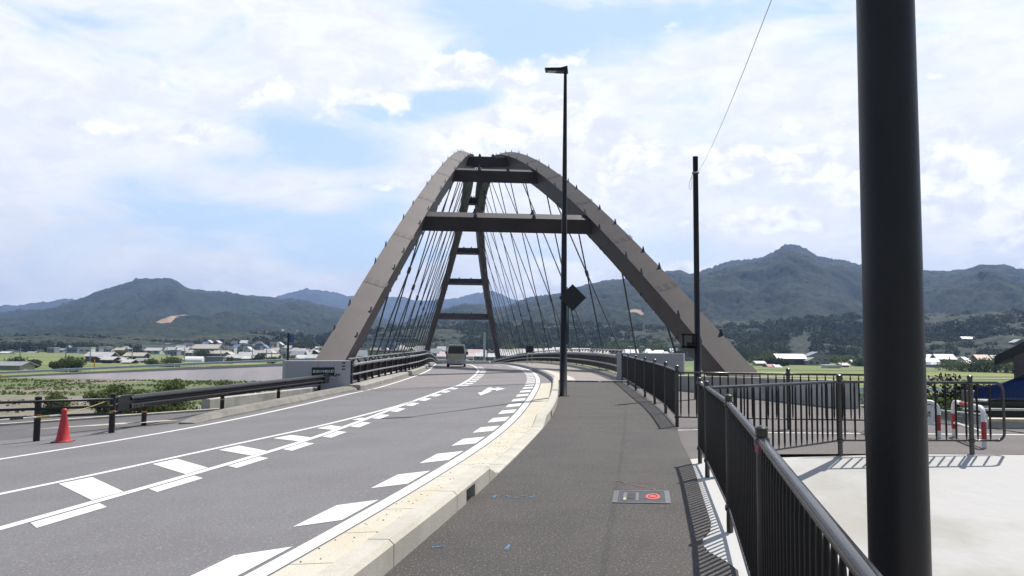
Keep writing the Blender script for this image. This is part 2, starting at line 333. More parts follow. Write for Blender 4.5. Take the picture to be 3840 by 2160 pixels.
# ------------------------------------------------------------------ SETTING: ground, valley, hills
def vnoise(x, y, seed=0):
    xi = np.floor(x).astype(np.int64); yi = np.floor(y).astype(np.int64); fx = x-xi; fy = y-yi; fx = fx*fx*(3-2*fx); fy = fy*fy*(3-2*fy)
    def h(a, b):
        n = (a*374761393 + b*668265263 + seed*974634777) & 0x7fffffff; n = ((n ^ (n >> 13))*1274126177) & 0x7fffffff
        return ((n ^ (n >> 16)) & 0xffff)/65535.0
    return (h(xi,yi)*(1-fx)+h(xi+1,yi)*fx)*(1-fy)+(h(xi,yi+1)*(1-fx)+h(xi+1,yi+1)*fx)*fy
def fbm(x, y, oc=5, seed=0, g=.5):
    s = 0; a = 1; t = 0
    for i in range(oc): s = s+a*vnoise(x*2**i, y*2**i, seed+i*7); t += a; a *= g
    return s/t
def crowns(x, y, cell, seed=0):
    """cellular canopy: 1 at the middle of a crown, 0 in the gap"""
    X = x/cell; Y = y/cell; xi = np.floor(X).astype(np.int64); yi = np.floor(Y).astype(np.int64); best = np.full(X.shape, 9.0)
    for dx in (-1,0,1):
        for dy in (-1,0,1):
            a = xi+dx; b = yi+dy
            n = (a*374761393 + b*668265263 + seed*974634777) & 0x7fffffff; n = ((n ^ (n >> 13))*1274126177) & 0x7fffffff; n = n ^ (n >> 16)
            r1 = (n & 0xff)/255.0; r2 = ((n >> 8) & 0xff)/255.0; r3 = ((n >> 16) & 0xff)/255.0
            d = (X-a-r1)**2+(Y-b-r2)**2 + .25*r3
            best = np.minimum(best, d)
    return np.sqrt(np.clip(1-best, 0, 1))
GZ = -5.0
ground = MB().add([(-9000,-400,GZ-.02),(9000,-400,GZ-.02),(9000,9000,GZ-.02),(-9000,9000,GZ-.02)], [(0,1,2,3)]).build('ground', M['field'])
kind(ground)
b = MB().add([(-140,14,GZ+.02),(-7,14,GZ+.02),(-14,146,GZ+.02),(-140,146,GZ+.02)], [(0,1,2,3)])
kind(b.build('river_bank', M['bank']))
b = MB().add([(-80,40,GZ+.05),(-14,40,GZ+.05),(-22,74,GZ+.05),(-46,100,GZ+.05),(-90,98,GZ+.05)], [(0,1,2,3,4)])
kind(b.build('gravel_bar', M['gravel']))
kind(MB().add([(-15,50,GZ+.07),(60,50,GZ+.07),(60,124,GZ+.07),(24,126,GZ+.07),(22,205,GZ+.07),(-22,205,GZ+.07),(-24,142,GZ+.07)], [tuple(range(7))]).build('river', mat('river_water', (.03,.04,.035), .12)))
# field patches beyond the levee and beyond the bridge
def fieldpatch(x0, x1, y0, y1, m, lift):
    kind(MB().add([(x0,y0,GZ+lift),(x1,y0,GZ+lift),(x1*y1/y0 if abs(x1) > 1 else x1,y1,GZ+lift),(x0*y1/y0 if abs(x0) > 1 else x0,y1,GZ+lift)], [(0,1,2,3)]).build('rice_field', m))
fieldpatch(-88, -62, 168, 200, M['field2'], .03); fieldpatch(-62, -30, 168, 192, M['field2'], .03)
fieldpatch(-150, -70, 245, 285, M['field2'], .04); fieldpatch(-40, 10, 300, 330, M['field2'], .03)
fieldpatch(55, 95, 150, 168, M['field2'], .03); fieldpatch(60, 160, 210, 240, M['field2'], .03)
for x0, x1, y, w in [(-260,-60,232,2.2), (-300,-40,395,5), (40,200,190,2.5), (-80,160,345,2.5), (60,260,262,2.2)]:
    kind(MB().box((x0,y,GZ-.01), (x1,y+w,GZ+.12)).build('farm_path', M['topc']))
kind(MB().box((20,128,GZ), (90,140,GZ+.06)).build('canal_water', M['water']))
kind(MB().box((100,60,GZ), (30,66,GZ+.07)).build('canal_water', M['water']))

def ridge(name, tab, Dr, Db, m, nc, nr, cell, camp, spur=.16, seed=1, soil=(), pw=1.25, zb=GZ-2):
    azs = np.linspace(R(-40), R(40), nc)
    ta = []
    for px, py in tab:
        d = raydir(px, py); ta.append((math.atan2(d.x, d.y), d.z/math.hypot(d.x, d.y)))
    ta.sort(); tt = np.interp(azs, [a for a, _ in ta], [t for _, t in ta])
    k = np.exp(-.5*(np.arange(-6,7)/2.0)**2); k /= k.sum(); tt = np.convolve(np.pad(tt, 6, 'edge'), k, 'valid'); jag = (fbm(azs*260+seed, azs*0, 4, seed, .7)-.5)*.0042*min(1, 3000/Dr)
    t = np.linspace(0, 1, nr)[:, None]; D = Db+(Dr-Db)*t*np.ones((1, nc)); A = azs[None, :]*np.ones((nr, 1))
    X = D*np.sin(A); Y = D*np.cos(A)
    H = (EYE+tt*Dr)[None, :]-zb
    sp_ = (1-np.abs(fbm(X/330+9, Y/800, 5, seed)*2-1)*2.2)*.5-.1+.6*(fbm(X/150, Y/260, 4, seed+3)-.5)
    prof = t**pw
    Z = zb + H*prof*(1+ (1-t)*1.6*sp_*spur*3) + H*spur*2.0*sp_*np.sin(np.pi*t)
    Z = np.minimum(Z, zb+H*(.04+.96*t**.8))
    Z = Z+(jag*Dr)[None, :]*np.clip((t-.88)/.1, 0, 1)
    small = (fbm(X/70, Y/70, 4, seed+5)-.5)*camp*4.5
    can = crowns(X, Y, cell, seed)*camp
    so = np.zeros_like(X)
    Z2 = Z + (can+small)*np.clip(t*8, 0, 1)*np.where(t > .97, .8, 1)
    # soil patches are placed by bearing and height angle
    if soil:
        el_ = (Z-EYE)/D
        for px, py, rx, ry in soil:
            d = raydir(px, py); a0 = math.atan2(d.x, d.y); e0 = d.z/math.hypot(d.x, d.y)
            q = ((A-a0)/(rx/FPX))**2+((el_-e0)/(ry/FPX))**2
            so = np.maximum(so, np.clip(1.25-q*.75, 0, 1))
        Z2 = Z2 - can*np.clip(so*1.5, 0, 1)
    V = np.stack([X, Y, Z2], -1).reshape(-1, 3)
    o = npmesh(name, V, grid_faces(nr, nc), m, smooth=False, attr=so.ravel()); kind(o); return o, (azs, tt)
far = [(-200,1175),(0,1150),(90,1146),(150,1140),(200,1132),(250,1122),(290,1127),(400,1140),(700,1150),(1000,1125),(1040,1112),(1110,1096),(1150,1084),(1180,1088),(1205,1092),(1240,1097),(1300,1110),(1400,1118),(1460,1113),(1500,1116),(1560,1130),(1640,1131),(1690,1126),(1740,1112),(1790,1097),(1840,1092),(1880,1104),(1930,1125),(2000,1150),(2300,1180),(2700,1190),(4100,1200)]
ridge('far_hill', far, 5200, 3600, M['hill_far'], 1000, 70, 16, 7, .12, 3)
left = [(-300,1230),(-100,1190),(100,1172),(200,1160),(290,1132),(340,1108),(380,1095),(430,1080),(500,1057),(530,1052),(560,1054),(600,1050),(640,1048),(665,1062),(700,1088),(730,1092),(770,1096),(830,1104),(870,1106),(930,1114),(990,1118),(1060,1124),(1150,1135),(1250,1160),(1350,1180),(1450,1205),(1560,1235),(1700,1262),(1900,1280),(4100,1300)]
ridge('left_hill', left, 3000, 1000, M['hill'], 1500, 210, 9.5, 5.5, .17, 14, soil=[(610,1205,40,7),(672,1192,30,12),(640,1199,16,9),(380,1085,10,4),(972,1259,18,4),(998,1254,12,5),(1068,1248,15,5),(1130,1247,18,6)])
mid = [(-300,1300),(1300,1290),(1450,1240),(1560,1200),(1620,1182),(1660,1170),(1700,1153),(1740,1143),(1765,1139),(1800,1146),(1850,1163),(1900,1155),(1940,1138),(1980,1126),(2040,1118),(2100,1106),(2172,1083),(2220,1070),(2260,1064),(2330,1057),(2400,1046),(2450,1036),(2498,1026),(2550,1017),(2580,1026),(2622,1020),(2680,1004),(2746,983),(2790,978),(2835,971),(2870,960),(2900,948),(2935,930),(2959,923),(2990,928),(3026,940),(3060,960),(3100,976),(3150,985),(3205,1001),(3300,1008),(3380,1012),(3458,1020),(3548,1028),(3600,1022),(3650,1008),(3697,998),(3740,999),(3771,1002),(3840,1020),(4100,1060)]
ridge('right_hill', mid, 2500, 760, M['hill'], 1700, 230, 8.5, 5.5, .17, 25, soil=[(2360,1180,30,7),(2385,1170,24,14),(2405,1182,14,7),(2450,1168,7,4),(1470,1215,16,6)])
low = [(-300,1272),(0,1278),(200,1275),(420,1278),(600,1287),(800,1284),(900,1268),(1000,1262),(1060,1265),(1150,1270),(1250,1258),(1350,1250),(1450,1235),(1560,1230),(1700,1225),(1850,1232),(2000,1225),(2200,1228),(2400,1238),(2560,1240),(2640,1235),(2720,1222),(2800,1228),(2900,1216),(3000,1208),(3200,1200),(3500,1206),(3700,1196),(3840,1190),(4100,1190)]
foot, (fa, ft) = ridge('foothill', low, 900, 600, mat('undergrowth', (.014,.024,.012), .95, (.025,.036,.015), .03), 900, 70, 7, 4.5, .10, 33, pw=1.0)
def foot_z(a, D):
    t = (D-600)/300; H = EYE+np.interp(a, fa, ft)*900-(GZ-2); return GZ-2+H*np.clip(t, 0, 1)

# ------------------------------------------------------------------ vegetation builders
def ico(sub=2):
    import bmesh
    bm = bmesh.new(); bmesh.ops.create_icosphere(bm, subdivisions=sub, radius=1)
    v = np.array([q.co[:] for q in bm.verts]); f = np.array([[q.index for q in p.verts] for p in bm.faces]); bm.free(); return v, f
IV, IF = ico(2)
def crown_mesh(centers, rad, seed=0, lump=.8):
    """bumpy crowns, one array mesh; centers (n,3), rad (n,3)"""
    n = len(centers); r_ = np.random.default_rng(seed); vs = []
    for i in range(n):
        o = r_.uniform(0, 99, 2)
        v = IV.copy(); d = 1 + lump*(fbm(v[:,0]*1.7+v[:,2]*1.1+o[0], v[:,1]*1.7-v[:,2]*.9+o[1], 4, seed, .7)-.5)*1.6
        d = d*(1+r_.normal(0, .13, len(v)))
        vs.append(v*d[:, None]*rad[i]+centers[i])
    V = np.concatenate(vs); F = (IF[None]+(np.arange(n)*len(IV))[:, None, None]).reshape(-1, 3); return V, F
def leafcloud(centers, radii, n, size, seed=0, flat=.6):
    """small leaf faces spread through lobes (centers,radii)"""
    r_ = np.random.default_rng(seed); c = np.asarray(centers, float); rr = np.asarray(radii, float)
    w = rr.prod(1)**.66; idx = r_.choice(len(c), n, p=w/w.sum())
    d = r_.normal(size=(n,3)); d /= np.linalg.norm(d, axis=1)[:, None]; rad = r_.uniform(.45, 1.08, n)**.5
    p = c[idx]+d*rr[idx]*rad[:, None]
    a = r_.normal(size=(n,3)); a /= np.linalg.norm(a, axis=1)[:, None]; b_ = np.cross(a, d+r_.normal(0,.6,(n,3))); b_ /= np.linalg.norm(b_, axis=1)[:, None]+1e-6
    s = (size*r_.uniform(.6, 1.4, n))[:, None]
    V = np.stack([p-a*s, p-b_*s*flat, p+a*s, p+b_*s*flat], 1).reshape(-1, 3); F = np.arange(4*n).reshape(n, 4); return V, F
def tree(name, x, y, z, h, w, leaf, label, seed, group=None, n=1500, lobes=7, cat='tree', trunk=.35, size=None):
    o = thing(name, label, cat, (x,y,z), group); r_ = random.Random(seed)
    if trunk > .02:
        b = MB(); b.tube([(x,y,z-.1),(x+r_.uniform(-.1,.1)*w*.2,y,z+h*trunk),(x,y,z+h*.75)], [w*.05+.03,w*.035+.02,w*.01], 7)
        for k in range(4):
            t = r_.uniform(0, 6.28); b.tube([(x,y,z+h*trunk*r_.uniform(.7,1.2)),(x+math.cos(t)*w*.3,y+math.sin(t)*w*.3,z+h*r_.uniform(.55,.8))], [w*.02+.01, .01], 5)
        b.build('trunk', M['bark'], o)
    cs = []; rs = []
    for k in range(lobes):
        t = r_.uniform(0, 6.28); q = r_.uniform(0, .33)*w; zz = z+h*r_.uniform(trunk+.12, .86)
        cs.append((x+math.cos(t)*q, y+math.sin(t)*q, zz)); s = r_.uniform(.2,.34)*w; rs.append((s, s, s*.8 if h > w*.6 else s*.6))
    V, F = leafcloud(cs, rs, n, size or w*.045, seed)
    npmesh('crown', V, F, M[leaf], o, smooth=False); return o

# wood on the foothills: crowns one reads as a mass
r_ = np.random.default_rng(5); n = 4200
a = r_.uniform(R(-36), R(36), n); D = np.where(a < .02, 630, 600)+np.where(a < .02, 260, 290)*r_.uniform(0, 1, n)**1.1
keep = ~((np.abs(a-math.atan2(raydir(3000,1300).x, raydir(3000,1300).y)) < .0145) & (D < 760))
a = a[keep]; D = D[keep]; n = len(a)
rad = np.stack([r_.uniform(1.8, 5.2, n)*np.where(a < -.06, .7, 1)]*3, 1)*np.array([1,1,1.15])*np.array(np.ones(3))
cz = np.maximum(foot_z(a, D), GZ)+rad[:,2]*.75
V, F = leafcloud(np.stack([D*np.sin(a), D*np.cos(a), cz], 1), rad, 330000, .85, 4, .8)
o = npmesh('wood', V, F, M['wood'], smooth=False); kind(o, 'stuff'); o['label'] = 'dense dark green wood covering the foot of the hills behind the town'
# clearing strip in the wood
o = npmesh('grass_clearing', [at(2945,1322,640), at(3035,1322,640), at(3050,1262,830), at(2985,1262,830)], [[0,1,2,3]], mat('dry_grass', (.17,.18,.09), .95, (.22,.19,.14), .03)); kind(o)

# ------------------------------------------------------------------ road, pavements, markings
left_edge = lambda y: float(cx(C_left, y)) - .45
kerb_in = lambda y: float(cx(C_kerb, y)) - .22
road = kind(surf('road', -20, JY, lambda y: -34.0 if y < 12 else left_edge(y)-np.interp(y, [12, 20.2, 21, 33], [8, .9, .55, .3]), kerb_in, lambda x, y: zr(x, y), M['road'], 14))
broad = kind(surf('bridge_road', JY, 225, lambda y: left_edge(y)-.1, kerb_in, lambda x, y: zr(x, y), M['bridge_road'], 8))
jn = MB()
for x0, x1, zf in ((float(cx(C_lrail, 35.5))+.2, float(cx(C_kerb, JY))-.3, 'r'), (float(cx(C_kerb, JY))+.1, 4.6, 'w')):
    xs = np.linspace(x0, x1, 9)
    for i in range(8):
        q = []
        for x, y in ((xs[i], JY-.18), (xs[i+1], JY-.18), (xs[i+1], JY+.18), (xs[i], JY+.18)):
            yy = y+(x-1)*-.18*(zf == 'r'); q.append((x, yy, (float(zr(x, yy)) if zf == 'r' else float(zw(yy)))+.006))
        jn.add(q, [(0,1,2,3)])
jn.build('expansion_joint', mat('joint_steel', (.13,.14,.20), .5, (.09,.095,.13), 10, metal=.2), broad)
walk = kind(surf('sidewalk', -20, JY, lambda y: float(cx(C_kerb, y))-.02,
     lambda y: float(np.interp(y, [-20,0,5.3,5.8,6.09,6.32,6.65,6.86,7.12,7.39,8.73,9.94,10.67,11.5,13.6,16,19,22,25.5,29.4,33.2], [.2,.75,1.5,1.62,1.57,1.51,1.55,1.67,1.77,1.82,2.06,2.28,2.41,2.55,2.86,3.3,3.66,3.92,4.2,4.5,4.72])),
     lambda x, y: zs(y)+.0*x, M['walk'], 4, .25))
bwalk = kind(surf('bridge_sidewalk', JY, 225, lambda y: float(cx(C_kerb, y))-.2, lambda y: float(cx(C_rrail, max(y, 33.9)))+.15, lambda x, y: zw(y)+.0*x, M['bridge_walk'], 3))
def plz(x, y): return zs(np.minimum(y, 16))-.012+.0*x
def slab_y(x): return np.interp(x, [2.4,2.9,4,6,30], [11.45,11.7,12.1,12.3,12.45])
us = np.linspace(0, 1, 60); vs_ = np.linspace(0, 1, 60); V = []
for v in vs_:
    yb = 12.4+(31-12.4)*v; l = float(np.interp(yb, [11,12.4,16,19,22,25.5,31], [2.2,2.5,3.1,3.4,3.7,4.0,4.4])); xs = l+(26-l)*us**1.8; ye = np.interp(xs, [9.2,9.8], [31,16.4])
    yy = slab_y(xs)+(ye-slab_y(xs))*v; V.append(np.stack([xs, yy, plz(xs, yy)], -1))
plaza = kind(npmesh('side_pavement', np.concatenate(V), grid_faces(60, 60), M['plaza']))
# white sloped slab on the right of the near fence
def slabz(X, Y):
    s = np.clip((X-1.9-.09*Y)/1.2, 0, 1); s = s*s*(3-2*s)
    return -np.clip(.2*(12.3-Y), -.0, 1.3)*s - .004
ys = np.arange(-6, 12.41, .2); V = []
for y in ys:
    l = float(np.interp(y, [-6,0,5.3,6.5,7.39,9.94,11.4,12.4], [-.1,.5,1.2,1.3,1.6,2.1,2.4,2.7])); xs = l+(22-l)*np.linspace(0, 1, 60)**1.8
    yy = np.minimum(y, slab_y(xs)); V.append(np.stack([xs, yy, slabz(xs, yy)-.012], -1))
slab = kind(npmesh('concrete_slab', np.concatenate(V), grid_faces(len(ys), 60), M['slab']))
# left side path level with the road and its white kerb line
path = kind(surf('side_path', 12, 25.2, lambda y: -34.0, lambda y: left_edge(y)-np.interp(y, [12, 20.2, 21, 33], [7.9, .85, .5, .3]), lambda x, y: zr(x, y)-.006, M['path'], 10))
b = MB(); b.sweep([*[(x, y, float(zr(x, y))-.01) for x, y in ((-34,19),(-20,21),(-13.9,22.4),(-11.8,23.6),(-8.9,25.0))]], [(-.12,-.5),(.12,-.5),(.12,.06),(-.12,.06)]); kind(b.build('path_kerb', M['topc']))
# embankment between path / road and the river bank
def skirt(name, top, bot, m):
    b = MB(); k = len(top)
    b.add([*top, *bot], [(i, i+1, k+i+1, k+i) for i in range(k-1)]); return kind(b.build(name, m, smooth=True))
skirt('embankment', [(-34,19.1,-1.9),(-20,21.1,-1.2),(-13.9,22.5,-.80),(-11.8,23.7,-.72),(-8.9,25.15,-.55),(-7.6,35.6,-.55)],
      [(-40,27,GZ),(-24,29,GZ),(-18,30,GZ),(-15,31,GZ),(-13,32.5,GZ),(-12,44,GZ)], M['grass'])
skirt('right_embankment', [(26,16.42,-.03),(9.85,16.42,-.03),(9.3,31,-.03),(4.9,34,-.1),(4.4,44,-.2)], [(27,18,GZ),(12.0,18.4,GZ),(12.0,36,GZ),(8,42,GZ),(5,50,GZ)], M['grass'])
# bank wall / abutment under the near end
b = MB(); b.hexa([(-9.6,34.2,-5),(9,34.0,-5),(9,37,-5),(-9.6,37,-5),(-9.6,34.2,-.62),(9,34.0,-.62),(9,37,-.62),(-9.6,37,-.62)]); kind(b.build('abutment', M['wallc']))

def paint(name, y0, y1, c, w, zf=zr, lift=.004, off=0.0, parent=None, m=None):
    return strip(y0, y1, lambda y: float(cx(c, y))+off-w/2, lambda y: float(cx(c, y))+off+w/2, zf, lift).build(name, m or M['paint'], parent)
paint('edge_line', 12.2, JY-.2, C_left, .16, parent=road); paint('edge_line', JY+.25, 215, C_left, .16, parent=broad)
paint('centre_line', 4, JY-.1, C_cent, .155, parent=road); paint('centre_line', JY+.3, 215, C_cent, .17, parent=broad)
b = MB(); ys = np.arange(6, 25.9, .5)
for y in ys:
    x = float(cx(C_clft, y)); b.v += [(x-.07, y, float(zr(x-.07, y))+.004), (x+.07, y, float(zr(x+.07, y))+.004)]
b.f = [(2*i,2*i+1,2*i+3,2*i+2) for i in range(len(ys)-1)]; b.m = [0]*len(b.f); b.build('taper_line', M['paint'], road)
paint('edge_line', 2, JY-.05, C_rght, .17, parent=road); paint('edge_line', JY+.3, 215, C_rght, .18, parent=broad)
def quadmark(name, pts, parent, m=None):
    return MB().add([(x, y, float(zr(x, y))+.0045) for x, y in pts], [(0,1,2,3)]).build(name, m or M['paint'], parent)
def X_(c, y): return float(cx(c, y))
for k in range(-2, 13):       # slowing marks beside the right edge line
    y = 7.4+2.0*k
    if y > JY-1.2: break
    r0 = lambda q: X_(C_rght, q)-.135
    quadmark('slowing_mark', [(r0(y)-.36, y), (r0(y+.22), y+.22), (r0(y+1.22), y+1.22), (r0(y+1.0)-.36, y+1.0)], road)
for k in range(0, 17):
    y = JY+.6+1.95*k
    r0 = lambda q: X_(C_rght, q)-.135
    quadmark('slowing_mark', [(r0(y)-.38, y), (r0(y+.1), y+.1), (r0(y+1.05), y+1.05), (r0(y+.95)-.38, y+.95)], broad)
for k in range(-1, 13):
    y = 7.85+1.93*k
    if y > JY-1.3: break
    c0 = lambda q: X_(C_cent, q)+.125
    quadmark('slowing_mark', [(c0(y+.28), y+.28), (c0(y)+.27, y), (c0(y+1.02)+.27, y+1.02), (c0(y+1.3), y+1.3)], road)
for k in range(0, 16):
    y = JY+.5+1.95*k
    c0 = lambda q: X_(C_cent, q)+.14
    quadmark('slowing_mark', [(c0(y), y), (c0(y)+.36, y+.0), (c0(y+1.0)+.36, y+1.0), (c0(y+1.0), y+1.0)], broad)
for pts in [[(-6.03,10.84),(-5.86,11.37),(-4.72,9.92),(-4.82,9.37)],[(-5.56,12.59),(-5.42,13.16),(-4.43,11.88),(-4.52,11.28)],[(-5.13,14.24),(-4.98,14.84),(-4.15,13.78),(-4.24,13.21)],[(-4.68,15.93),(-4.47,16.45),(-3.92,15.82),(-3.96,15.15)],[(-4.25,17.7),(-4.08,18.3),(-3.68,17.75),(-3.74,17.15)],[(-3.84,19.5),(-3.72,20.0),(-3.56,19.8),(-3.58,19.3)],[(-6.55,9.2),(-6.35,9.7),(-5.0,7.9),(-5.05,7.3)]]:
    quadmark('ladder_mark', [(x, y) for x, y in pts], road)
b = MB()
ar = [(-1.12,28.3),(-.96,26.7),(-.62,28.85),(-.75,28.85),(-.64,29.6),(-.50,29.6),(-.49,28.9),(-.16,30.1),(-.50,31.2),(-.52,30.5),(-.66,30.5),(-.70,31.3),(-.84,31.3),(-1.0,28.4)]
b.add([(x-.05, y, float(zr(x, y))+.0045) for x, y in ar], [tuple(range(len(ar)))]); b.build('lane_arrow', M['paint'], road)
quadmark('worn_arrow', [(.1-1.1,64),(.35-1.1,64),(-.2-1.1,73),(-.6-1.1,73)], broad, M['paint_worn'])
# thin white lines on the side pavement
for x0, x1, y in ((3.06, 3.6, 15.35), (3.75, 12, 15.05)):
    MB().add([(x0,y,float(plz(x0,y))+.005),(x1,y+.1,float(plz(x1,y))+.005),(x1,y+.22,float(plz(x1,y))+.005),(x0,y+.1,float(plz(x0,y))+.005)], [(0,1,2,3)]).build('white_line', M['paint'], plaza)

# kerb with gutter
kerb = kind(MB().box((-40,-30,-3), (-39.9,-29.9,-2.9)).build('kerb', M['conc']))
def kh(y): return float(np.interp(y, [-30,9.3,9.9,15.4,16.3,60], [.19,.19,.03,.03,.2,.2]))
gy = [-4+1.0*i for i in range(38)]
for y0, y1 in zip(gy[:-1], gy[1:]):
    y1 = min(y1, JY-.05)
    if y0 >= JY-.2: break
    ys = np.linspace(y0+.006, y1-.006, 3)
    b = strip(y0+.006, y1-.006, lambda y: X_(C_rght, y)+.13, lambda y: X_(C_kerb, y)-.20, lambda x, y: zr(x, y), .014, .49)
    b.build('gutter_slab', M['gutter'], kerb)
bl_y = [-4,-2,0,2,4,5.75,7.65,9.3,9.9,10.5,12.1,13.7,15.4,16.3,18.2,20.2,22.2,24.2,26.2,28.2,30.2,31.8,JY-.06]
for y0, y1 in zip(bl_y[:-1], bl_y[1:]):
    segs = [(y0+.008, y1-.008, 0)]
    for hy in (8.05, 17.6):
        if y0 < hy < y1-.4: segs = [(y0+.008, hy, 0), (hy, hy+.42, 1), (hy+.42, y1-.008, 0)]
    b = MB()
    for a0, a1, notch in segs:
        ys = np.linspace(a0, a1, 4 if a1-a0 > .5 else 3); vs = []; m_ = 8
        for y in ys:
            x = X_(C_kerb, y); h = kh(y); z = float(zs(y)); zl = float(zr(x-.24, y))
            t = z+h; cf = min(.035, h*.4)
            pr = [(x-.23,zl-.2),(x-.215,t-cf),(x-.185,t),(x-.035,t),(x,t-cf),(x,z+.13),(x-.16,z+.13),(x-.16,z-.2)] if notch else [(x-.23,zl-.2),(x-.215,t-cf),(x-.185,t),(x-.035,t),(x,t-cf),(x+.002,z+.01),(x+.003,z-.1),(x-.1,z-.2)]
            vs += [(px_, y, pz_) for px_, pz_ in pr]
        k = len(ys)
        b.add(vs, [(i*m_+j, i*m_+(j+1)%m_, (i+1)*m_+(j+1)%m_, (i+1)*m_+j) for i in range(k-1) for j in range(m_)]+[tuple(range(m_)), tuple((k-1)*m_+j for j in range(m_-1,-1,-1))])
    b.build('kerb_block', M['conc'], kerb)
    for a0, a1, notch in segs:
        if notch: 
            x = X_(C_kerb, a0+.2); MB().box((x-.157,a0+.002,-.02),(x-.15,a1-.002,.128+float(zs(a0)))).build('drain_shade', M['black'], kerb)  # black sheet paints the shade inside the drain notch
# kerb on the bridge
b = MB(); ys = np.arange(JY+.06, 224, 1.0)
b.sweep([(X_(C_kerb, y), y, float(zw(y))) for y in ys], [(-.235,-.5),(-.22,-.02),(-.20,.012),(.0,.012),(.0,-.5)]); kind(b.build('bridge_kerb', mat('kerb_plate', (.25,.25,.25), .6, (.2,.2,.2), 6)))
b = strip(JY+.1, 50, lambda y: X_(C_kerb, y)-.02, lambda y: X_(C_kerb, y)+np.interp(y, [33,38,50], [.75,.6,.15]), lambda x, y: zw(y), .012); kind(b.build('kerb_margin', M['gutter']))
# left kerb before the bridge
b = MB(); ly = [20.3,21,22,24,26,28,30,32,33.6,34.6]
vs = []
for i, y in enumerate(ly):
    x = left_edge(y)-.12; z = float(zr(x+.1, y)); h = [.02,.12,.17,.18,.18,.18,.18,.18,.18,.06][i]
    vs += [(x-.42,y,z-.4),(x-.42,y,z+h),(x-.1,y,z+h),(x,y,z+h*.25),(x+.02,y,z-.1)]
m_ = 5; k = len(ly)
b.add(vs, [(i*m_+j, i*m_+j+1, (i+1)*m_+j+1, (i+1)*m_+j) for i in range(k-1) for j in range(m_-1)]+[(0,1,2,3,4)]); kind(b.build('left_kerb', mat('old_kerb', (.25,.232,.205), .9, (.18,.17,.15), 2)))
b = MB(); b.add([(-11.2,18.6,-.452),(-9.35,20.2,-.44),(-8.6,20.9,-.42),(-8.9,20.9,-.42),(-9.6,20.35,-.43)], [(0,1,2,3,4)]); kind(b.build('white_kerb_wedge', M['topc']))
# left and right kerb under the bridge railings
for c, sgn, nm in ((C_lrail, 1, 'left_plinth'), (C_rrail, -1, 'right_plinth')):
    y0 = 34.3 if sgn > 0 else 34.3
    ys = np.arange(y0, 224, 1.0); b = MB()
    zf = (lambda y: float(zr(left_edge(y), y))) if sgn > 0 else (lambda y: float(zw(y)))
    inner = (lambda y: max(left_edge(y)-X_(c, y), .3)) if sgn > 0 else (lambda y: .22)
    vs = []
    for y in ys:
        x = X_(c, y); z = zf(y); t = z+(.22 if sgn > 0 else .12); i_ = inner(y)
        vs += [(x-sgn*.28,y,z-.6),(x-sgn*.28,y,t),(x+sgn*(i_-.05),y,t),(x+sgn*i_,y,t-.05),(x+sgn*i_,y,z-.05)]
    k = len(ys); b.add(vs, [(i*5+j, i*5+j+1, (i+1)*5+j+1, (i+1)*5+j) for i in range(k-1) for j in range(4)]+[(0,1,2,3,4)]); kind(b.build(nm, M['plinth']))
# cracks, stones and spray marks
b = MB(); rr = random.Random(3)
for i in range(150):
    y = rr.uniform(4.5, 17); x = X_(C_rght, y)+rr.uniform(.15, max(.2, X_(C_kerb, y)-X_(C_rght, y)-.28)); z = float(zr(x, y))+.014; s = rr.uniform(.003,.011)
    b.add([(x-s,y,z),(x,y-s,z),(x+s,y,z),(x,y+s,z),(x,y,z+s)], [(0,1,4),(1,2,4),(2,3,4),(3,0,4)])
kind(b.build('gravel', mat('dirt', (.09,.07,.05), .95)), 'stuff')['label'] = 'small dirt crumbs scattered on the gutter beside the kerb'
def spray(pts, m, w=.02):
    b = MB()
    for (x0, y0), (x1, y1) in pts: 
        d = Vector((x1-x0, y1-y0)).normalized()*w; b.add([(x0-d.y,y0+d.x,float(zs(y0))+.004),(x0+d.y,y0-d.x,float(zs(y0))+.004),(x1+d.y*.5,y1-d.x*.5,float(zs(y1))+.004),(x1-d.y*.5,y1+d.x*.5,float(zs(y1))+.004)], [(0,1,2,3)])
    b.build('spray_mark', m, walk)
spray([((-.18,8.35),(-.14,8.5)), ((-.05,8.48),(.02,8.4)), ((.04,8.38),(.1,8.36)), ((.11,8.5),(.22,8.42)), ((.2,8.38),(.26,8.48)), ((.42,8.4),(.45,8.42)), ((.06,10.9),(.12,10.95)), ((-.03,6.25),(.0,6.4)), ((-.6,6.3),(-.5,6.33))], M['blue'], .016)
spray([((1.22,9.5),(1.35,9.35)), ((1.4,9.2),(1.5,9.05)), ((1.52,9.4),(1.62,9.3)), ((1.28,8.97),(1.3,8.92)), ((1.58,8.98),(1.59,8.87)), ((1.5,7.95),(1.5,8.02)), ((1.3,9.45),(1.33,9.25))], M['spray'], .02)

